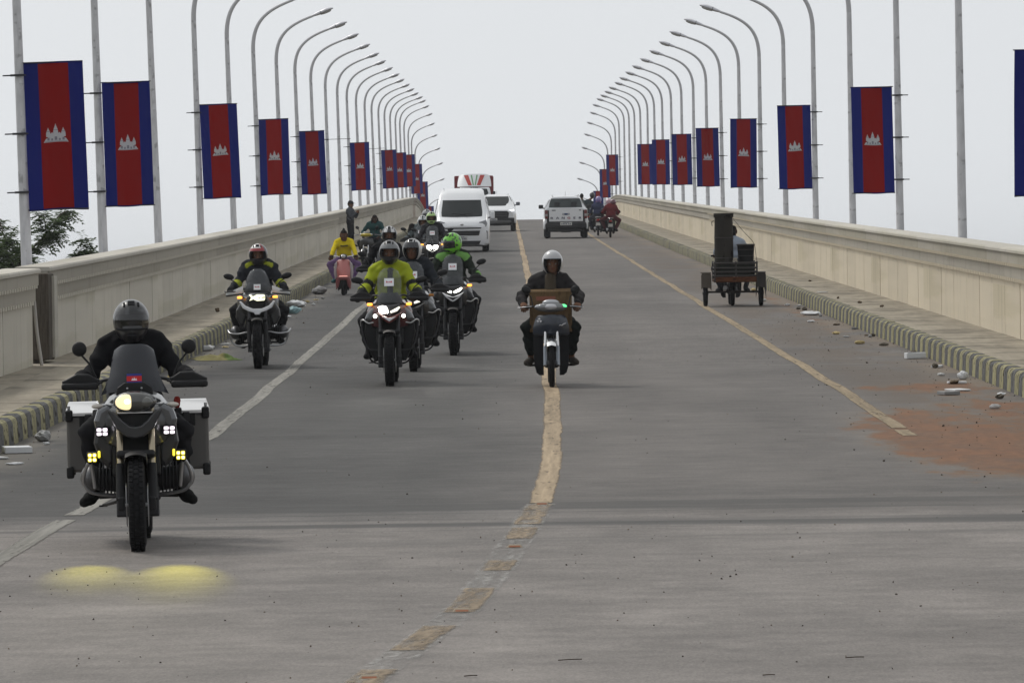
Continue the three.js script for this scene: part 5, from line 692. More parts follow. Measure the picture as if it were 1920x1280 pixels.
// pink scooter
{
  const pink = mp(C(0.46, 0.135, 0.12), 0.35, 0, { clearcoat: 0.5 }), pale = mp(C(0.42, 0.38, 0.38), 0.4, 0, {}), r = thing('scooter', 'salmon pink scooter with a lit lamp in its nose by the left kerb', 'scooter', -3.7, 130.3);
  wheel('front_wheel', r, 0.2, 0.58, 0.205, 0.1, 0.13, { flat: 0.9 }); wheel('rear_wheel', r, 0.2, -0.58, 0.205, 0.1, 0.13, { flat: 0.9 });
  mb().ext([[-0.16, 0.12], [-0.175, 0.3], [-0.14, 0.42], [0.14, 0.42], [0.175, 0.3], [0.16, 0.12], [0.1, 0.2], [0.07, 0.34], [-0.07, 0.34], [-0.1, 0.2]], 0.36, 0.74, 0.03).build('front_fender', mp(C(0.2, 0.05, 0.05), 0.4, 0), r);
  mb().ext([[-0.12, 0.1], [-0.13, 0.34], [0.13, 0.34], [0.12, 0.1], [0.06, 0.14], [0.055, 0.3], [-0.055, 0.3], [-0.06, 0.14]], 0.5, 0.7, 0.02).build('wheel_guard', plastic, r);
  mb().loft([[0.8, 0.1, 0.4], [0.76, 0.155, 0.43], [0.62, 0.165, 0.5], [0.5, 0.15, 0.56], [0.4, 0.13, 0.58]].map(([y, w, z]) => { const a = []; for (let i = 0; i <= 8; i++) { const u = i / 4 - 1; a.push([u * w, y, z - 0.1 * u * u]); } for (let i = 8; i >= 0; i--) { const u = i / 4 - 1; a.push([u * w * 0.95, y, z - 0.1 * u * u - 0.05]); } return a; })).build('leg_shield', pink, r);
  for (const q of [-1, 1]) mb().ext([[0.14, 0.76], [0.2, 0.7], [0.22, 0.5], [0.19, 0.35], [0.15, 0.4]].map(([x, y]) => [q * x, y]), 0.3, 0.42, 0.02).build('side_trim', pale, r);
  mb().rbox(0.2, 0.075, 0.05, 0.025, 0, 0.4, 0.66).build('nose_lamp', glow(C(1, 0.35, 0.25), 0.9), r);
  mb().rbox(0.3, 0.06, 0.5, 0.02, 0, 0.26, 0.1).build('floor_board', plastic, r); mb().loft([[-0.05, 0.1, 0.3, 0.6], [-0.2, 0.17, 0.3, 0.68], [-0.6, 0.17, 0.32, 0.7], [-0.85, 0.08, 0.45, 0.7]].map(([z, w, a, b]) => [[-w * 0.8, a, z], [-w, (a + b) / 2, z], [-w * 0.8, b, z], [w * 0.8, b, z], [w, (a + b) / 2, z], [w * 0.8, a, z]])).build('tail', pink, r); mb().rbox(0.26, 0.08, 0.6, 0.035, 0, 0.73, -0.42).build('seat', seatM, r);
  const hb = new THREE.Group(); hb.name = 'handlebar'; r.add(hb); mb().ell(0, 0.865, 0.37, 0.085, 0.06, 0.08, 18, 12).build('cowl', plastic, hb); mb().ell(0, 0.865, 0.43, 0.055, 0.045, 0.03, 18, 12).build('headlamp', clearLamp, hb); mb().tube([[-0.31, 0.86, 0.22], [-0.18, 0.87, 0.3], [0, 0.85, 0.33], [0.18, 0.87, 0.3], [0.31, 0.86, 0.22]], 0.012, false, 24).build('bar', chrome, hb); for (const q of [-1, 1]) mb().bar([q * 0.22, 0.87, 0.28], [q * 0.32, 0.86, 0.215], 0.018).build('grip', rubber, hb);
  person({ label: 'bareheaded rider in a yellow shirt and purple trousers on the pink scooter', lat: -3.7, s: 130.3, pel: [0, 0.8, -0.3], lean: 0.08, scale: 0.88, bulk: 0.98, hands: [[-0.28, 0.885, 0.17], [0.28, 0.885, 0.17]], feet: [[-0.2, 0.36, 0.12], [0.2, 0.36, 0.12]], knee: [[-1, 0.4, 0.6], [1, 0.4, 0.6]], top: C(0.6, 0.47, 0.015), legs: C(0.14, 0.085, 0.19), shoe: C(0.03, 0.1, 0.11), skin: C(0.11, 0.055, 0.035), bun: true, headAt: [0, 1.32, -0.2], elbow: [[-0.8, -0.6, -0.2], [0.8, -0.6, -0.2]], shortSleeve: false, extra: [[[-0.07, 1.1, -0.135], [0.0, 1.095, -0.13], 0.018, 0.016, 8, 0.004], [[0.01, 1.1, -0.13], [0.08, 1.105, -0.135], 0.016, 0.018, 8, 0.004]], accent: C(0.1, 0.09, 0.03) });
}
// parked motorcycle with a seated person, and a man standing on the pavement
moped({ label: 'motorcycle with a yellow headlamp cowl stopped by the left kerb behind the scooter', lat: -4.05, s: 170, turn: -0.25, shield: blackP, cowl: lacq(C(0.42, 0.32, 0.01)), dash: silver, mirrors: true, lampM: lacq(C(0.5, 0.38, 0.01)) });
mopRider({ label: 'person in a dark green top sitting on the motorcycle with yellow cowl', lat: -4.05, s: 170, turn: -0.25, top: C(0.02, 0.06, 0.06), legs: C(0.018, 0.02, 0.028), skin: C(0.05, 0.03, 0.022), hairLong: true, far: true, cell: 0.018, pel: [0.08, 0.85, -0.25], lean: 0.02, feet: [[-0.22, 0.345, -0.02], [0.26, 0.345, -0.02]], hands: [[-0.2, 0.9, 0.02], [0.3, 0.92, 0.05]], yaw: 0.35, headAt: [0.1, 1.42, -0.2] });
person({ label: 'man in patterned shirt and dark trousers standing on the left pavement', lat: -5.55, s: 204, h: 0.25, turn: 1.2, scale: 0.92, pel: [0, 0.885, 0], lean: 0.0, cell: 0.016, far: true, hands: [[-0.08, 1.19, 0.26], [0.08, 1.2, 0.27]], grip: [[0.2, 1, 0], [-0.2, 1, 0]], elbow: [[-0.5, -0.9, -0.2], [0.5, -0.9, -0.2]], feet: [[-0.09, 0.085, -0.02], [0.1, 0.085, 0.03]], knee: [[0, 0.2, 1], [0, 0.2, 1]], toe: [[-0.04, -0.03, 0.19], [0.04, -0.03, 0.19]], top: C(0.06, 0.065, 0.075), legs: C(0.016, 0.018, 0.022), cap: C(0.02, 0.022, 0.028), headAt: [0, 1.49, 0.03], pitch: 0.15, accent: C(0.16, 0.17, 0.19), extra: [[[-0.1, 1.18, 0.09], [0.0, 1.22, 0.11], 0.03, 0.03, 8, 0.01], [[0.08, 1.08, 0.1], [0.1, 1.02, 0.09], 0.03, 0.03, 8, 0.01], [[-0.14, 1.02, -0.02], [-0.13, 0.95, 0.03], 0.035, 0.03, 8, 0.01], [[0.14, 1.15, -0.06], [0.15, 1.05, -0.05], 0.04, 0.03, 8, 0.01]] });
// riders going away along the right kerb
const awayG = 'small motorcycles going away along the right kerb';
moped({ label: 'small motorcycle going away with two people, one in a red jacket, by the right kerb', lat: 4.42, s: 248, turn: Math.PI, shield: blackP, body: lacq(C(0.02, 0.02, 0.022)), plate: true, group: awayG });
mopRider({ label: 'rider in dark clothes with a pink helmet hidden in front of the red jacket', lat: 4.42, s: 248, turn: Math.PI, top: C(0.03, 0.032, 0.05), legs: C(0.02, 0.02, 0.03), pel: [0, 0.85, -0.12], headAt: [0.05, 1.5, -0.02], far: true, cell: 0.018, helmet: { type: 'open', paint: C(0.5, 0.33, 0.38), visor: false, vents: false } });
mopRider({ label: 'passenger in a red jacket with a maroon helmet seen from behind', lat: 4.42, s: 248, turn: Math.PI, top: C(0.13, 0.018, 0.022), legs: C(0.08, 0.014, 0.018), pel: [-0.03, 0.88, -0.52], hands: [[-0.16, 1.02, -0.2], [0.16, 1.02, -0.2]], feet: [[-0.22, 0.36, -0.3], [0.22, 0.36, -0.3]], headAt: [-0.13, 1.47, -0.42], bulk: 1.3, far: true, cell: 0.018, helmet: { type: 'open', paint: C(0.1, 0.02, 0.035), visor: false, vents: false } });
moped({ label: 'small motorcycle left of the red jacket going away', lat: 4.02, s: 256, turn: Math.PI, shield: blackP, body: lacq(C(0.1, 0.015, 0.02)), plate: true, group: awayG });
mopRider({ label: 'rider in a dark blue jacket with a violet helmet seen from behind', lat: 4.02, s: 256, turn: Math.PI, top: C(0.035, 0.042, 0.085), legs: C(0.025, 0.025, 0.035), bulk: 1.25, pel: [0, 0.9, -0.35], headAt: [-0.04, 1.58, -0.26], far: true, cell: 0.018, helmet: { type: 'open', paint: C(0.2, 0.15, 0.36), visor: false, vents: false } });
moped({ label: 'small dark motorcycle just beyond the violet helmet near the pickup mirror', lat: 3.86, s: 276, turn: Math.PI, shield: blackP, plate: true, group: awayG });
mopRider({ label: 'rider in dark grey with a black helmet beyond the violet helmet', lat: 3.86, s: 276, turn: Math.PI, top: C(0.03, 0.04, 0.045), legs: C(0.03, 0.04, 0.05), bulk: 1.3, pel: [0, 0.95, -0.35], headAt: [-0.22, 1.72, -0.26], far: true, cell: 0.018, helmet: { type: 'open', paint: C(0.02, 0.022, 0.03), visor: false, vents: false } });
mopRider({ label: 'passenger in dark green beside the pickup mirror, bareheaded, seen from behind', lat: 3.62, s: 278, turn: Math.PI, top: C(0.03, 0.045, 0.035), legs: C(0.03, 0.03, 0.035), bulk: 1.15, pel: [0, 0.95, -0.35], headAt: [0.02, 1.68, -0.26], far: true, cell: 0.018 });
moped({ label: 'small motorcycle under the dark green rider next to the pickup', lat: 3.62, s: 278, turn: Math.PI, shield: blackP, plate: true, mirrors: false, group: awayG });

// motorcycle-drawn trailer with barrel and basket, rear view
{
  const rust = mt(C(0.13, 0.05, 0.022), 0.9, 0, { map: kerbTex }), iron = mt(C(0.05, 0.045, 0.042), 0.8, 0.2), dkG = mt(C(0.03, 0.034, 0.03), 0.9, 0, { map: concreteTex });
  const s = 113.4, lat = 4.42, r = thing('cargo_trailer', 'rusty two-wheeled cargo trailer with rail sides pulled along the right shoulder', 'trailer', lat, s);
  for (const q of [-1, 1]) {
    wheel('wheel', r, 0.265, 0, 0.268, 0.085, 0.2, { spokes: true, x: q * 0.545 });
    const x = q * 0.535; mb().ext([[x - 0.1, q > 0 ? 0.17 : 0.34], [x - 0.1, 0.62], [x - 0.07, 0.66], [x + 0.08, 0.66], [x + 0.1, 0.62], [x + 0.1, q > 0 ? 0.15 : 0.32], [x + 0.07, 0.36], [x - 0.06, 0.38]], 0.2, 0.3, 0.008).rbox(0.2, 0.02, 0.62, 0.008, x, 0.66, 0).build('mud_guard', q > 0 ? iron : mt(C(0.1, 0.085, 0.07), 0.9), r);
  }
  mb().bar([-0.55, 0.28, 0], [0.55, 0.28, 0], 0.02).build('axle', iron, r);
  mb().rbox(0.84, 0.05, 1.2, 0.01, 0.04, 0.5, -0.1).build('bed', rust, r);
  mb().rbox(0.8, 0.1, 0.03, 0.01, 0.04, 0.53, 0.515).build('tail_board', rust, r);
  for (const y of [0.6, 0.68, 0.755, 0.85]) { mb().bar([-0.37, y, 0.5], [0.45, y, 0.5], 0.017, 0.017, 8).build('rail', iron, r); for (const q of [-0.37, 0.45]) mb().bar([q, y, 0.5], [q, y, -0.68], 0.012, 0.012, 8).build('rail', iron, r); }
  for (const x of [-0.37, 0.04, 0.45]) mb().rbox(0.035, 0.4, 0.035, 0.006, x, 0.68, 0.49).build('post', iron, r);
  for (const x of [-0.37, 0.45]) mb().rbox(0.035, 0.4, 0.035, 0.006, x, 0.68, -0.66).build('post', iron, r);
  mb().bar([0, 0.5, -0.7], [0, 0.55, -1.5], 0.03).build('draw_bar', iron, r);
  mb().rbox(0.72, 0.24, 0.02, 0.008, 0.04, 0.71, 0.43).build('board', dkG, r);
  const b = thing('barrel', 'tall dark barrel standing upright in the cargo trailer', 'barrel', lat, s), pr = [[0.001, 0.53], [0.165, 0.53], [0.178, 0.7], [0.186, 1.0], [0.186, 1.35], [0.178, 1.68], [0.176, 1.74], [0.195, 1.745], [0.197, 1.82], [0.186, 1.825], [0.17, 1.79], [0.001, 1.785]];
  mb().add(new THREE.LatheGeometry(pr.map((q) => new THREE.Vector2(...q)), 32), new THREE.Matrix4().setPosition(-0.18, 0, 0.22)).build('drum', mt(C(0.045, 0.04, 0.034), 0.85, 0, { map: kerbTex }), b);
  for (const y of [0.95, 1.35]) mb().add(new THREE.TorusGeometry(0.187, 0.007, 8, 36), new THREE.Matrix4().makeRotationX(Math.PI / 2).setPosition(-0.18, y, 0.22)).build('hoop', iron, b);
  mb().tube([[-0.365, 1.68, 0.24], [-0.41, 1.66, 0.25], [-0.405, 1.58, 0.25]], 0.007).build('handle', iron, b);
  const k = thing('basket', 'dark square-shouldered basket with a rim in the cargo trailer', 'basket', lat, s);
  mb().loft([[0.53, 0.135], [0.9, 0.15], [1.15, 0.165], [1.2, 0.168]].map(([y, w]) => Array.from({ length: 20 }, (_, i) => { const t = i / 20 * 2 * Math.PI, c = Math.cos(t), n = Math.sin(t); return [0.25 + Math.sign(c) * Math.abs(c) ** 0.6 * w, y, 0.2 + Math.sign(n) * Math.abs(n) ** 0.6 * w]; }))).build('weave', mt(C(0.02, 0.02, 0.022), 0.85, 0, { map: concreteTex }), k);
  for (const y of [0.75, 0.87, 0.99, 1.11, 1.205]) mb().tube(Array.from({ length: 20 }, (_, i) => { const t = i / 20 * 2 * Math.PI, c = Math.cos(t), n = Math.sin(t), w = 0.135 + (y - 0.53) * 0.051; return [0.25 + Math.sign(c) * Math.abs(c) ** 0.6 * w, y, 0.2 + Math.sign(n) * Math.abs(n) ** 0.6 * w]; }), y > 1.2 ? 0.014 : 0.006, true, 60, 6).build('hoop', iron, k);
  const rp = thing('rope', 'thin rope running from the barrel top down to the trailer side', 'rope', lat, s); mb().tube([[0.0, 1.72, 0.3], [0.2, 1.47, 0.34], [0.4, 1.23, 0.38], [0.44, 0.98, 0.45], [0.455, 0.86, 0.5]], 0.006, false, 30, 6).build('strand', mt(C(0.12, 0.1, 0.08), 0.9), rp);
  const sk = thing('package', 'small white package between the barrel and the basket', 'package', lat, s); mb().rbox(0.08, 0.04, 0.06, 0.01, 0.03, 0.93, 0.42).rbox(0.09, 0.37, 0.06, 0.01, 0.03, 0.725, 0.4).build('wrap', mt(C(0.4, 0.36, 0.3), 0.8), sk);
  moped({ label: 'motorcycle pulling the rusty cargo trailer', lat: lat + 0.0, s: s + 1.0, turn: Math.PI, shield: mt(C(0.1, 0.03, 0.015), 0.6), body: mt(C(0.12, 0.04, 0.02), 0.6), engineM: iron, mirrors: false });
  mopRider({ label: 'driver in a pale blue shirt behind the barrel, seen from the back', lat: lat + 0.035, s: s + 1.0, turn: Math.PI, top: C(0.3, 0.34, 0.4), legs: C(0.03, 0.03, 0.035), skin: C(0.12, 0.06, 0.04), pel: [0, 0.84, -0.25], headAt: [0, 1.44, -0.17], scale: 0.94 });
}

// ---------------------------------------------------------------- cars, van, truck
const carWhite = mp(C(0.74, 0.75, 0.77), 0.28, 0, { clearcoat: 0.8, clearcoatRoughness: 0.06 }), carGlass = mp(C(0.012, 0.016, 0.017), 0.08, 0, { specularIntensity: 0.7 }), carDark = mt(C(0.022, 0.022, 0.024), 0.6), plateM = mt(C(0.55, 0.55, 0.53), 0.5), plateInk = mt(C(0.06, 0.07, 0.12), 0.6), redLens = mp(C(0.12, 0.01, 0.012), 0.12, 0, { clearcoat: 1 });
const font = await new FontLoader().loadAsync('fonts/droid/droid_sans_bold.typeface.json');
// car section: half widths at sill, belt and roof edge; heights of sill, belt, top
const csec = (z, wb, wm, wt, yb, ym, yt, dz = 0) => { const R = [[wb * 0.9, yb], [wb, yb + 0.07], [wm, lerp(yb, ym, 0.55)], [wm, ym], [wt + 0.02, lerp(ym, yt, 0.8)], [wt, yt - 0.07], [wt - 0.07, yt - 0.02], [wt * 0.6, yt]]; return [...R.map(([x, y]) => [x, y, z + dz * (y - yb)]), [0, yt + 0.008, z + dz * (yt - yb)], ...R.reverse().map(([x, y]) => [-x, y, z + dz * (y - yb)])]; };
function carWheel(r, x, z, R = 0.36, w = 0.24) { wheel('wheel', r, R, z, R, w, R * 0.64, { x, flat: 0.55, rim: alu }); }
function plate(r, x, y, z, w, h, face = 1) { const g = new THREE.Group(); g.name = 'number_plate'; r.add(g); mb().rbox(w, h, 0.012, 0.004, x, y, z).build('plate', plateM, g); const k = mb(); for (let i = 0; i < 6; i++) k.box(w * 0.075, h * 0.4, 0.003, x + (i - 2.5) * w * 0.13 + (i > 1 ? w * 0.04 : -w * 0.03), y - h * 0.08, z + face * 0.0085); k.box(w * 0.5, h * 0.13, 0.003, x, y + h * 0.32, z + face * 0.0085); k.build('characters', plateInk, g); }
// ---- van
{
  const r = thing('van', 'white passenger van with wide dark windscreen coming towards the camera', 'van', -1.6, 206.3);
  mb().loft([csec(2.95, 0.7, 0.74, 0.66, 0.28, 0.6, 0.92), csec(2.88, 0.84, 0.87, 0.78, 0.24, 0.66, 1.02), csec(2.75, 0.93, 0.955, 0.86, 0.22, 0.8, 1.12), csec(2.4, 0.95, 0.97, 0.87, 0.22, 1.0, 1.26), csec(2.0, 0.95, 0.975, 0.85, 0.22, 1.2, 1.66), csec(1.6, 0.95, 0.975, 0.8, 0.22, 1.25, 2.05), csec(1.3, 0.95, 0.975, 0.76, 0.22, 1.25, 2.18), csec(0.6, 0.95, 0.975, 0.76, 0.22, 1.25, 2.25), csec(-2.6, 0.95, 0.975, 0.76, 0.22, 1.25, 2.22), csec(-2.9, 0.9, 0.92, 0.7, 0.28, 1.25, 2.12)]).build('body', carWhite, r);
  mb().sheet([[1.255, 0.85, 2.44], [1.4, 0.845, 2.3], [1.55, 0.84, 2.145], [1.7, 0.825, 1.99], [1.83, 0.8, 1.86]].map(([y, w, z]) => Array.from({ length: 11 }, (_, i) => { const u = i / 5 - 1; return [u * w, y, z + 0.035 - 0.16 * Math.abs(u) ** 3]; })), 0.01).build('windscreen', carGlass, r);
  for (const q of [-1, 1]) {
    mb().ext([[0.6, 1.06], [0.86, 1.14], [0.9, 1.0], [0.84, 0.86], [0.62, 0.93]].map(([x, y]) => [q * x, y]), 2.7, 2.86, 0.02).build('headlamp', mp(C(0.42, 0.43, 0.46), 0.1, 0.3, { clearcoat: 1 }), r);
    mb().ext([[0.82, 0.78], [0.9, 0.74], [0.9, 0.46], [0.84, 0.44]].map(([x, y]) => [q * x, y]), 2.74, 2.87, 0.01).build('fog_slot', carDark, r);
    const m = new THREE.Group(); m.name = 'wing_mirror'; r.add(m); mb().bar([q * 0.93, 1.2, 2.2], [q * 1.06, 1.24, 2.22], 0.025).build('arm', carDark, m); mb().rbox(0.16, 0.26, 0.1, 0.04, q * 1.08, 1.3, 2.22).build('housing', carWhite, m);
    for (const [a, b] of [[1.25, 0.35], [0.2, -1.1], [-1.25, -2.6]]) mb().sheet([[1.3, 0.982], [1.75, 0.88], [1.85, 0.85]].map(([y, x]) => [[q * x, y, a], [q * x, y, b]]).map((k) => q > 0 ? k : k.reverse()), 0.006).build('side_window', carGlass, r);
    carWheel(r, q * 0.82, 2.05, 0.34, 0.23); carWheel(r, q * 0.82, -1.6, 0.34, 0.23);
    mb().tube([[q * 0.2, 1.27, 2.5], [q * 0.05, 1.34, 2.42], [q * -0.35, 1.36, 2.38]], 0.011).build('wiper', carDark, r);
  }
  mb().ext([[-0.66, 0.83], [0.66, 0.83], [0.7, 0.87], [-0.7, 0.87]], 2.86, 2.975, 0.006).build('upper_grille', carDark, r);
  mb().ext([[-0.64, 0.76], [0.64, 0.76], [0.6, 0.59], [-0.6, 0.59]], 2.88, 2.968, 0.01).build('lower_grille', carDark, r);
  for (const y of [0.64, 0.7]) mb().rbox(1.18, 0.012, 0.02, 0.004, 0, y, 2.97).build('grille_bar', mt(C(0.08, 0.08, 0.085), 0.4), r);
  mb().ext([[-0.66, 0.4], [0.66, 0.4], [0.6, 0.27], [-0.6, 0.27]], 2.84, 2.962, 0.01).build('bumper_lip', carDark, r);
  mb().ell(0, 0.98, 2.94, 0.065, 0.045, 0.012, 20, 8).build('badge', chrome, r);
  plate(r, -0.02, 0.49, 2.97, 0.42, 0.15); mb().bar([-0.62, 2.13, 1.2], [-0.64, 2.26, 1.1], 0.007).build('aerial', carDark, r);
  mb().rbox(1.7, 0.02, 5.4, 0.01, 0, 0.21, 0).build('underside', carDark, r);
}
// ---- pickups
function pickup(o) {
  const r = thing('pickup_truck', o.label, 'pickup', o.lat, o.s, o.turn ?? 0), W = 0.91;
  mb().loft([csec(2.6, 0.76, 0.8, 0.72, 0.42, 0.7, 1.02), csec(2.5, 0.86, 0.88, 0.8, 0.4, 0.75, 1.1), csec(2.2, 0.91, 0.92, 0.84, 0.4, 0.85, 1.16), csec(1.15, 0.91, 0.92, 0.83, 0.4, 0.95, 1.23), csec(0.75, 0.91, 0.92, 0.76, 0.4, 1.18, 1.5), csec(0.35, 0.91, 0.92, 0.66, 0.4, 1.22, 1.76), csec(-0.4, 0.91, 0.92, 0.64, 0.4, 1.22, 1.81), csec(-1.0, 0.91, 0.92, 0.63, 0.4, 1.22, 1.76), csec(-1.2, 0.91, 0.92, 0.72, 0.4, 1.2, 1.3)]).build('cab', carWhite, r);
  for (const q of [-1, 1]) mb().rbox(0.09, 0.68, 1.62, 0.03, q * 0.865, 0.93, -1.98).build('bed_side', carWhite, r);
  mb().rbox(1.7, 0.05, 1.6, 0.01, 0, 0.68, -1.98).rbox(1.64, 0.5, 0.05, 0.01, 0, 0.95, -1.18).build('bed_floor', carDark, r);
  const tg = new THREE.Group(); tg.name = 'tailgate'; r.add(tg); mb().rbox(1.44, 0.56, 0.07, 0.03, 0, 1.0, -2.79).rbox(1.4, 0.05, 0.1, 0.02, 0, 1.265, -2.785).build('panel', carWhite, tg);
  mb().rbox(0.32, 0.09, 0.02, 0.02, 0, 1.04, -2.832).build('handle_recess', mt(C(0.4, 0.41, 0.43), 0.4), tg); mb().ell(0, 1.035, -2.84, 0.085, 0.035, 0.012, 24, 8).build('badge', mt(C(0.02, 0.05, 0.14), 0.3), tg);
  for (const [x, w] of [[-0.52, 0.16], [0.6, 0.09]]) mb().rbox(w, 0.05, 0.008, 0.003, -x, 1.2, -2.83).build('small_badge', mt(C(0.2, 0.21, 0.23), 0.4), tg);
  if (o.word) [...o.word].forEach((ch, i) => { const g = new TextGeometry(ch, { font, size: 0.1, depth: 0.012, curveSegments: 3, bevelEnabled: false }); g.computeBoundingBox(); const b = g.boundingBox; g.translate(-(b.min.x + b.max.x) / 2, 0, 0); g.scale(1.5, 0.9, 1); mb().at(g, -(-0.6 + i * 0.24), 0.83, -2.826, 0, Math.PI, 0).build('letter', i === 3 ? mt(C(0.28, 0.04, 0.05), 0.5) : mt(C(0.05, 0.055, 0.09), 0.5), tg); });
  for (const q of [-1, 1]) {
    mb().rbox(0.13, 0.38, 0.1, 0.03, q * 0.835, 1.03, -2.77).build('tail_lamp', redLens, r); mb().rbox(0.1, 0.1, 0.02, 0.01, q * 0.835, 1.0, -2.82).build('reverse_lamp', mp(C(0.3, 0.28, 0.28), 0.1, 0, { clearcoat: 1 }), r);
    const m = new THREE.Group(); m.name = 'wing_mirror'; r.add(m); mb().bar([q * 0.88, 1.26, 0.8], [q * 1.0, 1.3, 0.82], 0.025).build('arm', carDark, m); mb().rbox(0.2, 0.17, 0.11, 0.04, q * 1.04, 1.34, 0.82).build('housing', o.mirrorM ?? carDark, m);
    mb().sheet([[1.25, 0.925], [1.5, 0.8], [1.66, 0.7]].map(([y, x]) => [[q * x, y, 0.6 - (y - 1.25) * 0.7], [q * x, y, -0.95]]).map((k) => q > 0 ? k : k.reverse()), 0.006).build('side_window', carGlass, r);
    for (const z of [1.72, -1.6]) { carWheel(r, q * 0.79, z, 0.385, 0.265); mb().add(new THREE.TorusGeometry(0.43, 0.045, 8, 20, Math.PI), new THREE.Matrix4().makeRotationY(Math.PI / 2).setPosition(q * 0.905, 0.4, z)).build('wheel_arch', carWhite, r); }
    mb().ext([[0.5, 1.02], [0.84, 1.09], [0.86, 1.0], [0.62, 0.93]].map(([x, y]) => [q * x, y]), 2.38, 2.59, 0.02).build('headlamp', o.lit ? glow(C(0.95, 0.97, 1), 1.4) : clearLamp, r);
    mb().rbox(0.03, 0.03, 1.2, 0.01, q * 0.56, 1.83, -0.3).build('roof_rail', carDark, r);
  }
  mb().sheet([[1.25, 0.78, 1.1], [1.5, 0.72, 0.76], [1.7, 0.64, 0.46]].map(([y, w, z]) => Array.from({ length: 9 }, (_, i) => { const u = i / 4 - 1; return [u * w, y, z + 0.03 - 0.12 * Math.abs(u) ** 3]; })), 0.008).build('windscreen', carGlass, r);
  mb().sheet([[1.31, 0.71, -1.2], [1.5, 0.68, -1.13], [1.69, 0.61, -1.06]].map(([y, w, z]) => Array.from({ length: 9 }, (_, i) => { const u = i / 4 - 1; return [-u * w, y, z - 0.03 + 0.06 * Math.abs(u) ** 3]; })), 0.008).build('rear_window', mp(C(0.03, 0.04, 0.04), 0.06, 0, {}), r);
  for (const q of [-1, 0, 1]) mb().rbox(q ? 0.24 : 0.16, q ? 0.2 : 0.12, 0.012, 0.03, q * 0.36, q ? 1.45 : 1.39, -1.185, 0.3).build('head_rest', carDark, r);
  mb().rbox(0.3, 0.05, 0.02, 0.015, 0, 1.66, -1.115).build('brake_lamp', carDark, r);
  mb().ext([[-0.5, 1.0], [0.5, 1.0], [0.6, 0.9], [0.56, 0.66], [-0.56, 0.66], [-0.6, 0.9]], 2.4, 2.62, 0.03).build('grille', carDark, r); for (const y of [0.76, 0.85, 0.93]) mb().rbox(0.98, 0.02, 0.02, 0.006, 0, y, 2.625).build('grille_bar', mt(C(0.1, 0.1, 0.105), 0.35, 0.5), r);
  mb().rbox(1.7, 0.26, 0.16, 0.06, 0, 0.54, 2.56).build('front_bumper', carDark, r); mb().rbox(1.72, 0.24, 0.2, 0.05, 0, 0.56, -2.82).rbox(1.3, 0.16, 0.1, 0.03, 0, 0.36, -2.72).build('rear_bumper', carDark, r);
  plate(r, -0.2, 0.58, 2.65, 0.42, 0.14); plate(r, 0, 0.63, -2.928, 0.5, 0.13, -1);
  mb().rbox(1.5, 0.14, 5.0, 0.03, 0, 0.36, 0).rbox(0.5, 0.16, 0.3, 0.08, 0, 0.33, -1.6).build('underside', carDark, r);
  mb().bar([0, 1.8, -0.8], [0.0, 2.0, -0.86], 0.006).build('aerial', carDark, r);
  if (o.lit) mb().rbox(1.4, 0.14, 0.08, 0.03, 0, 0.47, 2.63).build('lower_valance', mt(C(0.1, 0.1, 0.1), 0.6), r);
  return r;
}
pickup({ label: 'white pickup truck with dark grille coming over the crest beside the van', lat: -0.5, s: 285.5, lit: true, mirrorM: mt(C(0.1, 0.11, 0.13), 0.4) });
pickup({ label: 'white pickup truck driving away with lettered tailgate', lat: 2.5, s: 248.1, turn: Math.PI, word: 'RANGER' });
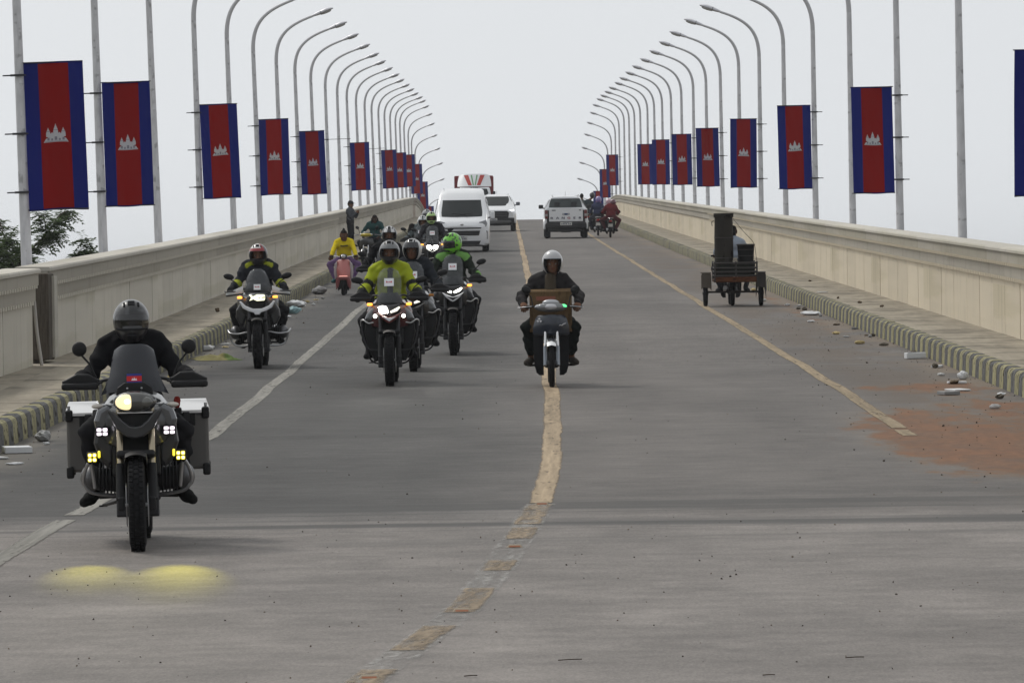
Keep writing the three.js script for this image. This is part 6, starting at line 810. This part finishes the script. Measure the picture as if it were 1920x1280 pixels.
// ---- lorry beyond the crest
{
  const r = thing('lorry', 'lorry with white wind deflector striped red and green, behind the white van', 'lorry', -2.05, 366), red = mt(C(0.2, 0.02, 0.025), 0.5), cabM = carWhite;
  mb().loft([[0.55, 1.02, 2.05], [1.1, 1.08, 2.08], [1.5, 1.06, 2.0], [2.0, 0.98, 1.78], [2.08, 0.9, 1.7]].map(([y, w, z]) => [[-w, y, z - 0.12], [-w * 0.9, y, z], [w * 0.9, y, z], [w, y, z - 0.12], [w, y, 0.5], [-w, y, 0.5]])).build('cab', cabM, r);
  mb().sheet([[1.32, 0.93, 2.09], [1.7, 0.9, 1.96], [1.98, 0.86, 1.83]].map(([y, w, z]) => Array.from({ length: 7 }, (_, i) => { const u = i / 3 - 1; return [u * w, y, z - 0.06 * u * u]; })), 0.01).build('windscreen', carGlass, r);
  const df = new THREE.Group(); df.name = 'wind_deflector'; r.add(df); const dz = (u, t) => 1.75 - 0.75 * t - 0.35 * Math.abs(u) ** 3, row = (t) => Array.from({ length: 17 }, (_, i) => { const u = i / 8 - 1; return [u * (1.06 - 0.12 * t * t), 2.12 + 0.8 * t * (1 - 0.12 * u ** 6), dz(u, t)]; });
  mb().sheet([0, 0.25, 0.5, 0.75, 0.92, 1].map(row), 0.02).build('shell', cabM, df);
  const stripe = (pts, m, n) => mb().sheet([0, 0.25, 0.5, 0.75, 1].map((k) => pts.map(([x0, x1]) => { const x = lerp(x0, x1, k), t = lerp(0.12, 0.92, k), u = x / 1.0; return [x, 2.12 + 0.8 * t * (1 - 0.12 * u ** 6), dz(u, t) + 0.05]; })), 0.006).build(n, m, df);
  for (const q of [-1, 1]) { const rv = (a) => q > 0 ? a : a.map(([x, y]) => [-x, -y]).reverse(); stripe(rv([[0.16, 0.38], [0.27, 0.52], [0.38, 0.66]]), mt(C(0.42, 0.04, 0.03), 0.5), 'red_stripe'); stripe(rv([[0.03, 0.14], [0.06, 0.18], [0.09, 0.22]]), mt(C(0.1, 0.3, 0.12), 0.5), 'green_stripe'); }
  const tx = mb(); for (let i = 0; i < 4; i++) tx.box(0.07, 0.09, 0.01, -0.18 + i * 0.12, 2.08, 1.76); tx.build('nameplate', mt(C(0.1, 0.1, 0.12), 0.5), r);
  mb().rbox(2.44, 2.12, 5.2, 0.04, -0.04, 1.76, -2.3).build('cargo_body', red, r); for (const z of [-4.6, -3.4, -2.2, -1.0]) for (const q of [-1, 1]) mb().rbox(0.04, 2.0, 0.08, 0.01, q * 1.225 - 0.04, 1.76, z).build('rib', red, r);
  mb().rbox(1.9, 0.2, 6.6, 0.03, 0, 0.55, -1.4).build('chassis', carDark, r); mb().rbox(2.1, 0.3, 0.2, 0.05, 0, 0.55, 2.06).build('bumper', carDark, r);
  for (const q of [-1, 1]) { carWheel(r, q * 0.92, 1.2, 0.42, 0.26); carWheel(r, q * 0.92, -3.2, 0.42, 0.4); mb().rbox(0.3, 0.18, 0.06, 0.04, q * 0.75, 0.85, 2.09).build('headlamp', clearLamp, r); const m = new THREE.Group(); m.name = 'wing_mirror'; r.add(m); mb().bar([q * 1.05, 1.7, 1.8], [q * 1.22, 1.75, 1.85], 0.015).build('arm', carDark, m); mb().rbox(0.16, 0.34, 0.06, 0.03, q * 1.25, 1.65, 1.86).build('housing', carDark, m); }
}

// ---------------------------------------------------------------- tree, road studs, litter, gravel
{
  const t = new THREE.Group(); t.name = nm('tree'); t.userData = { label: 'feathery green tree rising behind the left parapet at the picture edge', category: 'tree' }; t.position.set(-13.9, -6.6, -150); scene.add(t);
  const tr = mb(), lf = [], bark = mt(C(0.07, 0.055, 0.04), 0.95), tips = [];
  const limb = (p, d, L, r, depth) => { const pts = [p]; let q = p, e = d; for (let i = 0; i < 4; i++) { e = vu([e[0] + rr(-0.22, 0.22), e[1] + rr(-0.1, 0.2) - (depth > 2 ? 0.12 : 0), e[2] + rr(-0.22, 0.22)]); q = va(q, e, L / 4); pts.push(q); } for (let i = 0; i < 4; i++) tr.bar(pts[i], pts[i + 1], lerp(r, r * 0.55, i / 4), lerp(r, r * 0.55, (i + 1) / 4), 7); if (depth >= 2) for (const k of pts.slice(1)) tips.push([k, e]); if (depth < 4) for (let i = 0, n = depth ? 3 : 7; i < n; i++) { const a = rnd() * 6.283, s = depth ? 0.75 : 0.95, base = depth ? pts[2 + (i % 3)] : pts[3 + (i % 2)]; limb(base, vu([e[0] + Math.cos(a) * s, e[1] * 0.8 + rr(-0.05, 0.3), e[2] + Math.sin(a) * s]), L * rr(0.52, 0.7), r * 0.55, depth + 1); } };
  limb([0, 0, 0], [0.03, 1, 0], 6.2, 0.2, 0); tr.build('trunk', bark, t);
  const P = [], I = [], Cc = [], leaf = (p, ax, nn, L, w) => { const k = P.length / 3, sd = vu(vx(ax, nn)), m = va(p, ax, L * 0.5), c = 0.6 + 0.8 * rnd(), up = va(m, nn, w * 0.25); P.push(...p, ...va(up, sd, w), ...va(p, ax, L), ...va(up, sd, -w), ...m); for (let i = 0; i < 5; i++) Cc.push(0.075 * c, 0.115 * c, 0.035 * c); I.push(k, k + 1, k + 4, k + 1, k + 2, k + 4, k + 2, k + 3, k + 4, k + 3, k, k + 4); };
  for (const [p, d] of tips) for (let f = 0; f < 11; f++) { const a = vu([d[0] + rr(-1, 1), d[1] * 0.3 + rr(-0.6, 0.35), d[2] + rr(-1, 1)]); const L = rr(0.25, 0.5), n = 6; for (let i = 1; i <= n; i++) for (const q of [-1, 1]) { const b = va(va(p, a, L * i / n), [0, -0.1 * (i / n) ** 2, 0]), s2 = vu(vx(a, [0, 1, 0])); leaf(b, vu([a[0] * 0.5 + s2[0] * q, a[1] * 0.5 - 0.25 + rr(-0.2, 0.2), a[2] * 0.5 + s2[2] * q]), vu([rr(-0.4, 0.4), 1, rr(-0.4, 0.4)]), rr(0.1, 0.19), 0.034); } }
  const g = new THREE.BufferGeometry(); g.setAttribute('position', new THREE.Float32BufferAttribute(P, 3)); g.setAttribute('color', new THREE.Float32BufferAttribute(Cc, 3)); g.setIndex(I); g.computeVertexNormals();
  mesh('crown', clean(g), mp(C(1, 1, 1), 0.9, 0, { vertexColors: true, transmission: 0.42, thickness: 0, specularIntensity: 0.3 }), t);
}
const studs = [[0.24, 45.2, 'at the bridge joint'], [0.02, 40.0, 'second nearest the joint'], [-0.3, 34.1, 'in the worn paint patch left of centre'], [-0.74, 29.6, 'nearest the camera']];
for (const [x, s, w] of studs) { const r = thing('road_stud', `orange reflective road stud on the centre line ${w}`, 'road stud', x, s, 0, 'road studs on the centre line'); mb().loft([[0.002, 0.055, 0.05], [0.016, 0.044, 0.028], [0.02, 0.04, 0.022]].map(([y, w2, d]) => [[-w2, y, d], [w2, y, d], [w2, y, -d], [-w2, y, -d]])).build('block', mt(C(0.3, 0.25, 0.19), 0.8), r); mb().box(0.075, 0.014, 0.002, 0, 0.0105, 0.041, -0.9).build('reflector', mt(C(0.32, 0.12, 0.06), 0.4), r); }
// litter along the kerbs
const crumple = (w, h, d, k) => { const g = new THREE.IcosahedronGeometry(0.5, 3), P = g.attributes.position, v = X3(0, 0, 0); for (let i = 0; i < P.count; i++) { v.fromBufferAttribute(P, i); const n = 0.6 + 0.75 * fbm(v.x * 4 + k * 7, v.y * 4 + v.z * 5 + k, 3); P.setXYZ(i, v.x * w * n, Math.max(0, (v.y + 0.42) * h * n), v.z * d * n); } g.computeVertexNormals(); return clean(mergeVertices(g).toNonIndexed()); };
const crumpleFlat = (w, h, d, k) => { const g = crumple(w, h, d, k); g.computeVertexNormals(); return g; };
const paperM = mt(C(0.55, 0.55, 0.54), 0.8), foamM = mt(C(0.68, 0.69, 0.7), 0.7), tealM = mt(C(0.25, 0.38, 0.4), 0.6), brownM = mt(C(0.16, 0.12, 0.085), 0.95, 0, { map: concreteTex }), stoneM = mt(C(0.2, 0.18, 0.155), 0.95, 0, { map: concreteTex }), yelW = mt(C(0.45, 0.36, 0.18), 0.85), greyL = mt(C(0.28, 0.28, 0.28), 0.8);
const item = (name, label, cat, lat, s, w, h, d, m, k, group, ht = 0) => { const o = thing(name, label, cat, lat, s, k * 1.3, group, ht + 0.003); mesh(name, crumple(w, h, d, k), m, o).name = 'crumpled_' + (cat === 'stone' ? 'stone' : 'sheet'); return o; };
const flat = (name, label, cat, lat, s, w, h, d, m, k, group, ht = 0, tilt = 0) => { const o = thing(name, label, cat, lat, s, k, group, ht + 0.004 + Math.abs(tilt) * w * 0.5); mb().rbox(w, h, d, 0.006, 0, h / 2, 0, 0, 0, tilt).build('board', m, o); return o; };
{
  const tp = thing('cloth_sheet', 'crumpled yellow green cloth lying on the road by the left kerb', 'cloth', -4.25, 83.6, 0.2), g = new THREE.PlaneGeometry(0.56, 1.1, 40, 40), P = g.attributes.position; for (let i = 0; i < P.count; i++) { const x = P.getX(i), z = P.getY(i), e = sst(0, 0.12, 0.28 - Math.abs(x)) * sst(0, 0.15, 0.55 - Math.abs(z)); P.setXYZ(i, x * (1 + 0.2 * vn(z * 4, 2)), 0.006 + e * (0.012 + 0.11 * Math.abs(fbm(x * 9 + 3, z * 5.2, 3) - 0.4) * 1.6 * sst(-0.35, 0.25, x + 0.2 * vn(z * 3, 8))), z * (1 + 0.15 * vn(x * 5, 4))); } g.computeVertexNormals(); const cols = []; for (let i = 0; i < P.count; i++) { const x = P.getX(i), n = vn(x * 9, P.getZ(i) * 4), gr = sst(0.05, 0.12, x) * (n > 0.3 ? 1 : 0.4); cols.push(lerp(0.2, 0.08, gr) * (0.6 + 0.7 * n), lerp(0.18, 0.12, gr) * (0.6 + 0.7 * n), lerp(0.075, 0.03, gr) * (0.6 + 0.7 * n)); } g.setAttribute('color', new THREE.Float32BufferAttribute(cols, 3));
  mesh('cloth', clean(g), mt(C(1, 1, 1), 0.85, 0, { vertexColors: true }), tp);
  flat('foam_box', 'white foam tray lying against the right kerb', 'litter', 5.6, 79.6, 0.27, 0.075, 0.22, foamM, 0.1, undefined, 0, 0.03);
  const tray = scene.children[scene.children.length - 1]; mb().box(0.22, 0.004, 0.16, 0, 0.079, 0).build('hollow', greyL, tray);
  flat('paper_sheet', 'flat white card on the road below the right kerb', 'litter', 5.25, 67.6, 0.2, 0.02, 0.34, foamM, 0.3);
  flat('paper_sheet', 'small white card beside the foam tray at the right kerb', 'litter', 5.62, 75.8, 0.14, 0.03, 0.16, foamM, -0.2);
  flat('paper_sheet', 'long white strip of foam on the road at the right picture edge', 'litter', 5.42, 69.9, 0.23, 0.025, 0.12, foamM, 0.05);
  flat('paper_sheet', 'grey board lying flat near the right picture edge', 'litter', 5.05, 66.4, 0.2, 0.04, 0.2, greyL, 0.4);
  flat('paper_sheet', 'white card lying on the right pavement near the wall', 'litter', 6.15, 113, 0.18, 0.012, 0.3, paperM, 0.1, undefined, 0.25);
  flat('foam_box', 'white foam slab in front of the left kerb beside the nearest motorcycle', 'litter', -4.72, 55.2, 0.26, 0.06, 0.3, foamM, 0.2);
  flat('paper_sheet', 'piece of pale card by the left kerb near the picture edge', 'litter', -4.8, 54, 0.14, 0.02, 0.2, paperM, 0.5);
  item('plastic_bag', 'crumpled white bag at the right kerb between the white cards', 'litter', 5.6, 71.3, 0.12, 0.11, 0.14, foamM, 1);
  item('plastic_bag', 'pale bag beside the left kerb right of the white-beaked motorcycle', 'litter', -4.28, 104, 0.24, 0.12, 0.3, paperM, 2);
  item('plastic_bag', 'white bag heap on the left kerb edge ahead of the scooter', 'litter', -4.34, 118, 0.36, 0.16, 0.5, foamM, 3);
  item('plastic_bag', 'teal bag lying at the left kerb ahead of the pink scooter', 'litter', -4.18, 112, 0.24, 0.15, 0.3, tealM, 4);
  item('plastic_bag', 'dark grey bag heap beside the scooter at the left kerb', 'litter', -4.3, 131, 0.34, 0.2, 0.4, greyL, 5);
  item('plastic_bag', 'whitish bag beside the kerb behind the nearest rider', 'litter', -4.65, 88, 0.2, 0.09, 0.3, paperM, 6);
  item('plastic_bag', 'clear rumpled bag at the left kerb in front of the silver side box', 'litter', -4.66, 57.6, 0.16, 0.12, 0.2, mt(C(0.36, 0.36, 0.35), 0.5), 7);
  item('plastic_bag', 'white scrap of bag by the right kerb near the trailer', 'litter', 5.5, 105, 0.25, 0.08, 0.4, foamM, 8);
  const row = (n, a, b) => Array.from({ length: n }, () => rr(a, b)).sort((p, q) => p - q), tone = [['white', paperM], ['bright white', foamM], ['grey', greyL], ['tan', yelW], ['brown', brownM]];
  for (const [n, a, b, L] of [[20, 50, 140, 1], [18, 62, 130, 0]]) row(n, a, b).forEach((s, i) => { const [w, m] = tone[Math.floor(rnd() * 5)], W = L ? 'left' : 'right'; item('litter_scrap', `small ${w} scrap of rubbish by the ${W} kerb, ${nth(i)} from the camera`, 'litter', L ? kerbL(s) + rr(0.06, 0.55) : kerbR(s) - rr(0.06, 0.6), s, rr(0.04, 0.13), rr(0.02, 0.06), rr(0.06, 0.2), m, i + (L ? 11 : 41), `scraps along the ${W} kerb`); });
  for (const [n, a, b, L] of [[3, 90, 120, 1], [5, 72, 125, 0]]) row(n, a, b).forEach((s, i) => { const W = L ? 'left' : 'right'; item('loose_stone', `small dark clod lying on the ${W} pavement, ${nth(i)} from the camera`, 'stone', L ? rr(-5.8, -5.0) : rr(6.1, 6.95), s, rr(0.04, 0.075), rr(0.03, 0.05), rr(0.05, 0.1), brownM, i + 70, `clods on the ${W} pavement`, 0.25); });
  row(7, 64, 110).forEach((s, i) => item('loose_stone', `brown stone at the foot of the right kerb, ${nth(i)} from the camera`, 'stone', kerbR(s) - rr(0.05, 0.4), s, rr(0.05, 0.11), rr(0.04, 0.07), rr(0.08, 0.18), stoneM, i + 90, 'stones at the right kerb'));
  // specks of gravel and grit
  const gg = new THREE.IcosahedronGeometry(0.5, 0), im = new THREE.InstancedMesh(gg, mt(C(0.05, 0.045, 0.04), 0.95), 1500), M4 = new THREE.Matrix4(); im.name = 'gravel'; im.userData = { kind: 'stuff', label: 'fine gravel and grit scattered on the road' };
  for (let i = 0; i < 1500; i++) { let s, x; const q = rnd(); if (q < 0.16) { s = rr(28, 44); x = rr(-3.2, 3.3); } else if (q < 0.62) { s = rr(30, 110); x = kerbR(s) - 2.4 * rnd() ** 1.7; } else if (q < 0.9) { s = rr(48, 140); x = kerbL(s) + 1.0 * rnd() ** 2; } else { s = rr(44, 90); x = rr(-4, 5); } const a = q < 0.16 ? rr(0.004, 0.013) : rr(0.004, 0.015) * (rnd() < 0.06 ? 1.8 : 1); M4.compose(X3(x, Y(s) + a * 0.25, -s), new THREE.Quaternion().setFromEuler(new THREE.Euler(rnd() * 6, rnd() * 6, rnd() * 6)), X3(a * rr(0.7, 1.6), a * rr(0.5, 0.9), a * rr(0.7, 1.6))); im.setMatrixAt(i, M4); const c = rnd(); im.setColorAt(i, c < 0.7 ? C(1, 0.9, 0.8) : C(3.2, 2.8, 2.3)); }
  im.castShadow = im.receiveShadow = true; scene.add(im);
  // dry twigs near the camera
  for (const [x, s, L, w] of [[-0.22, 29.6, 0.07, 'just right of the nearest road stud'], [0.3, 30.5, 0.13, 'near the bottom middle of the road'], [1.8, 30.4, 0.1, 'at the bottom right of the road'], [1.3, 29.4, 0.06, 'at the very bottom edge of the picture']]) { const o = thing('twig', `short dry twig lying ${w}`, 'twig', x, s, rr(-0.3, 0.3), 'twigs on the near road', 0.004); mb().tube([[-L / 2, 0.004, 0], [0, 0.008, 0.02], [L / 2, 0.005, -0.01]], 0.003, false, 8, 5).build('stem', mt(C(0.06, 0.045, 0.035), 0.95), o); }
}
renderer.render(scene, camera);
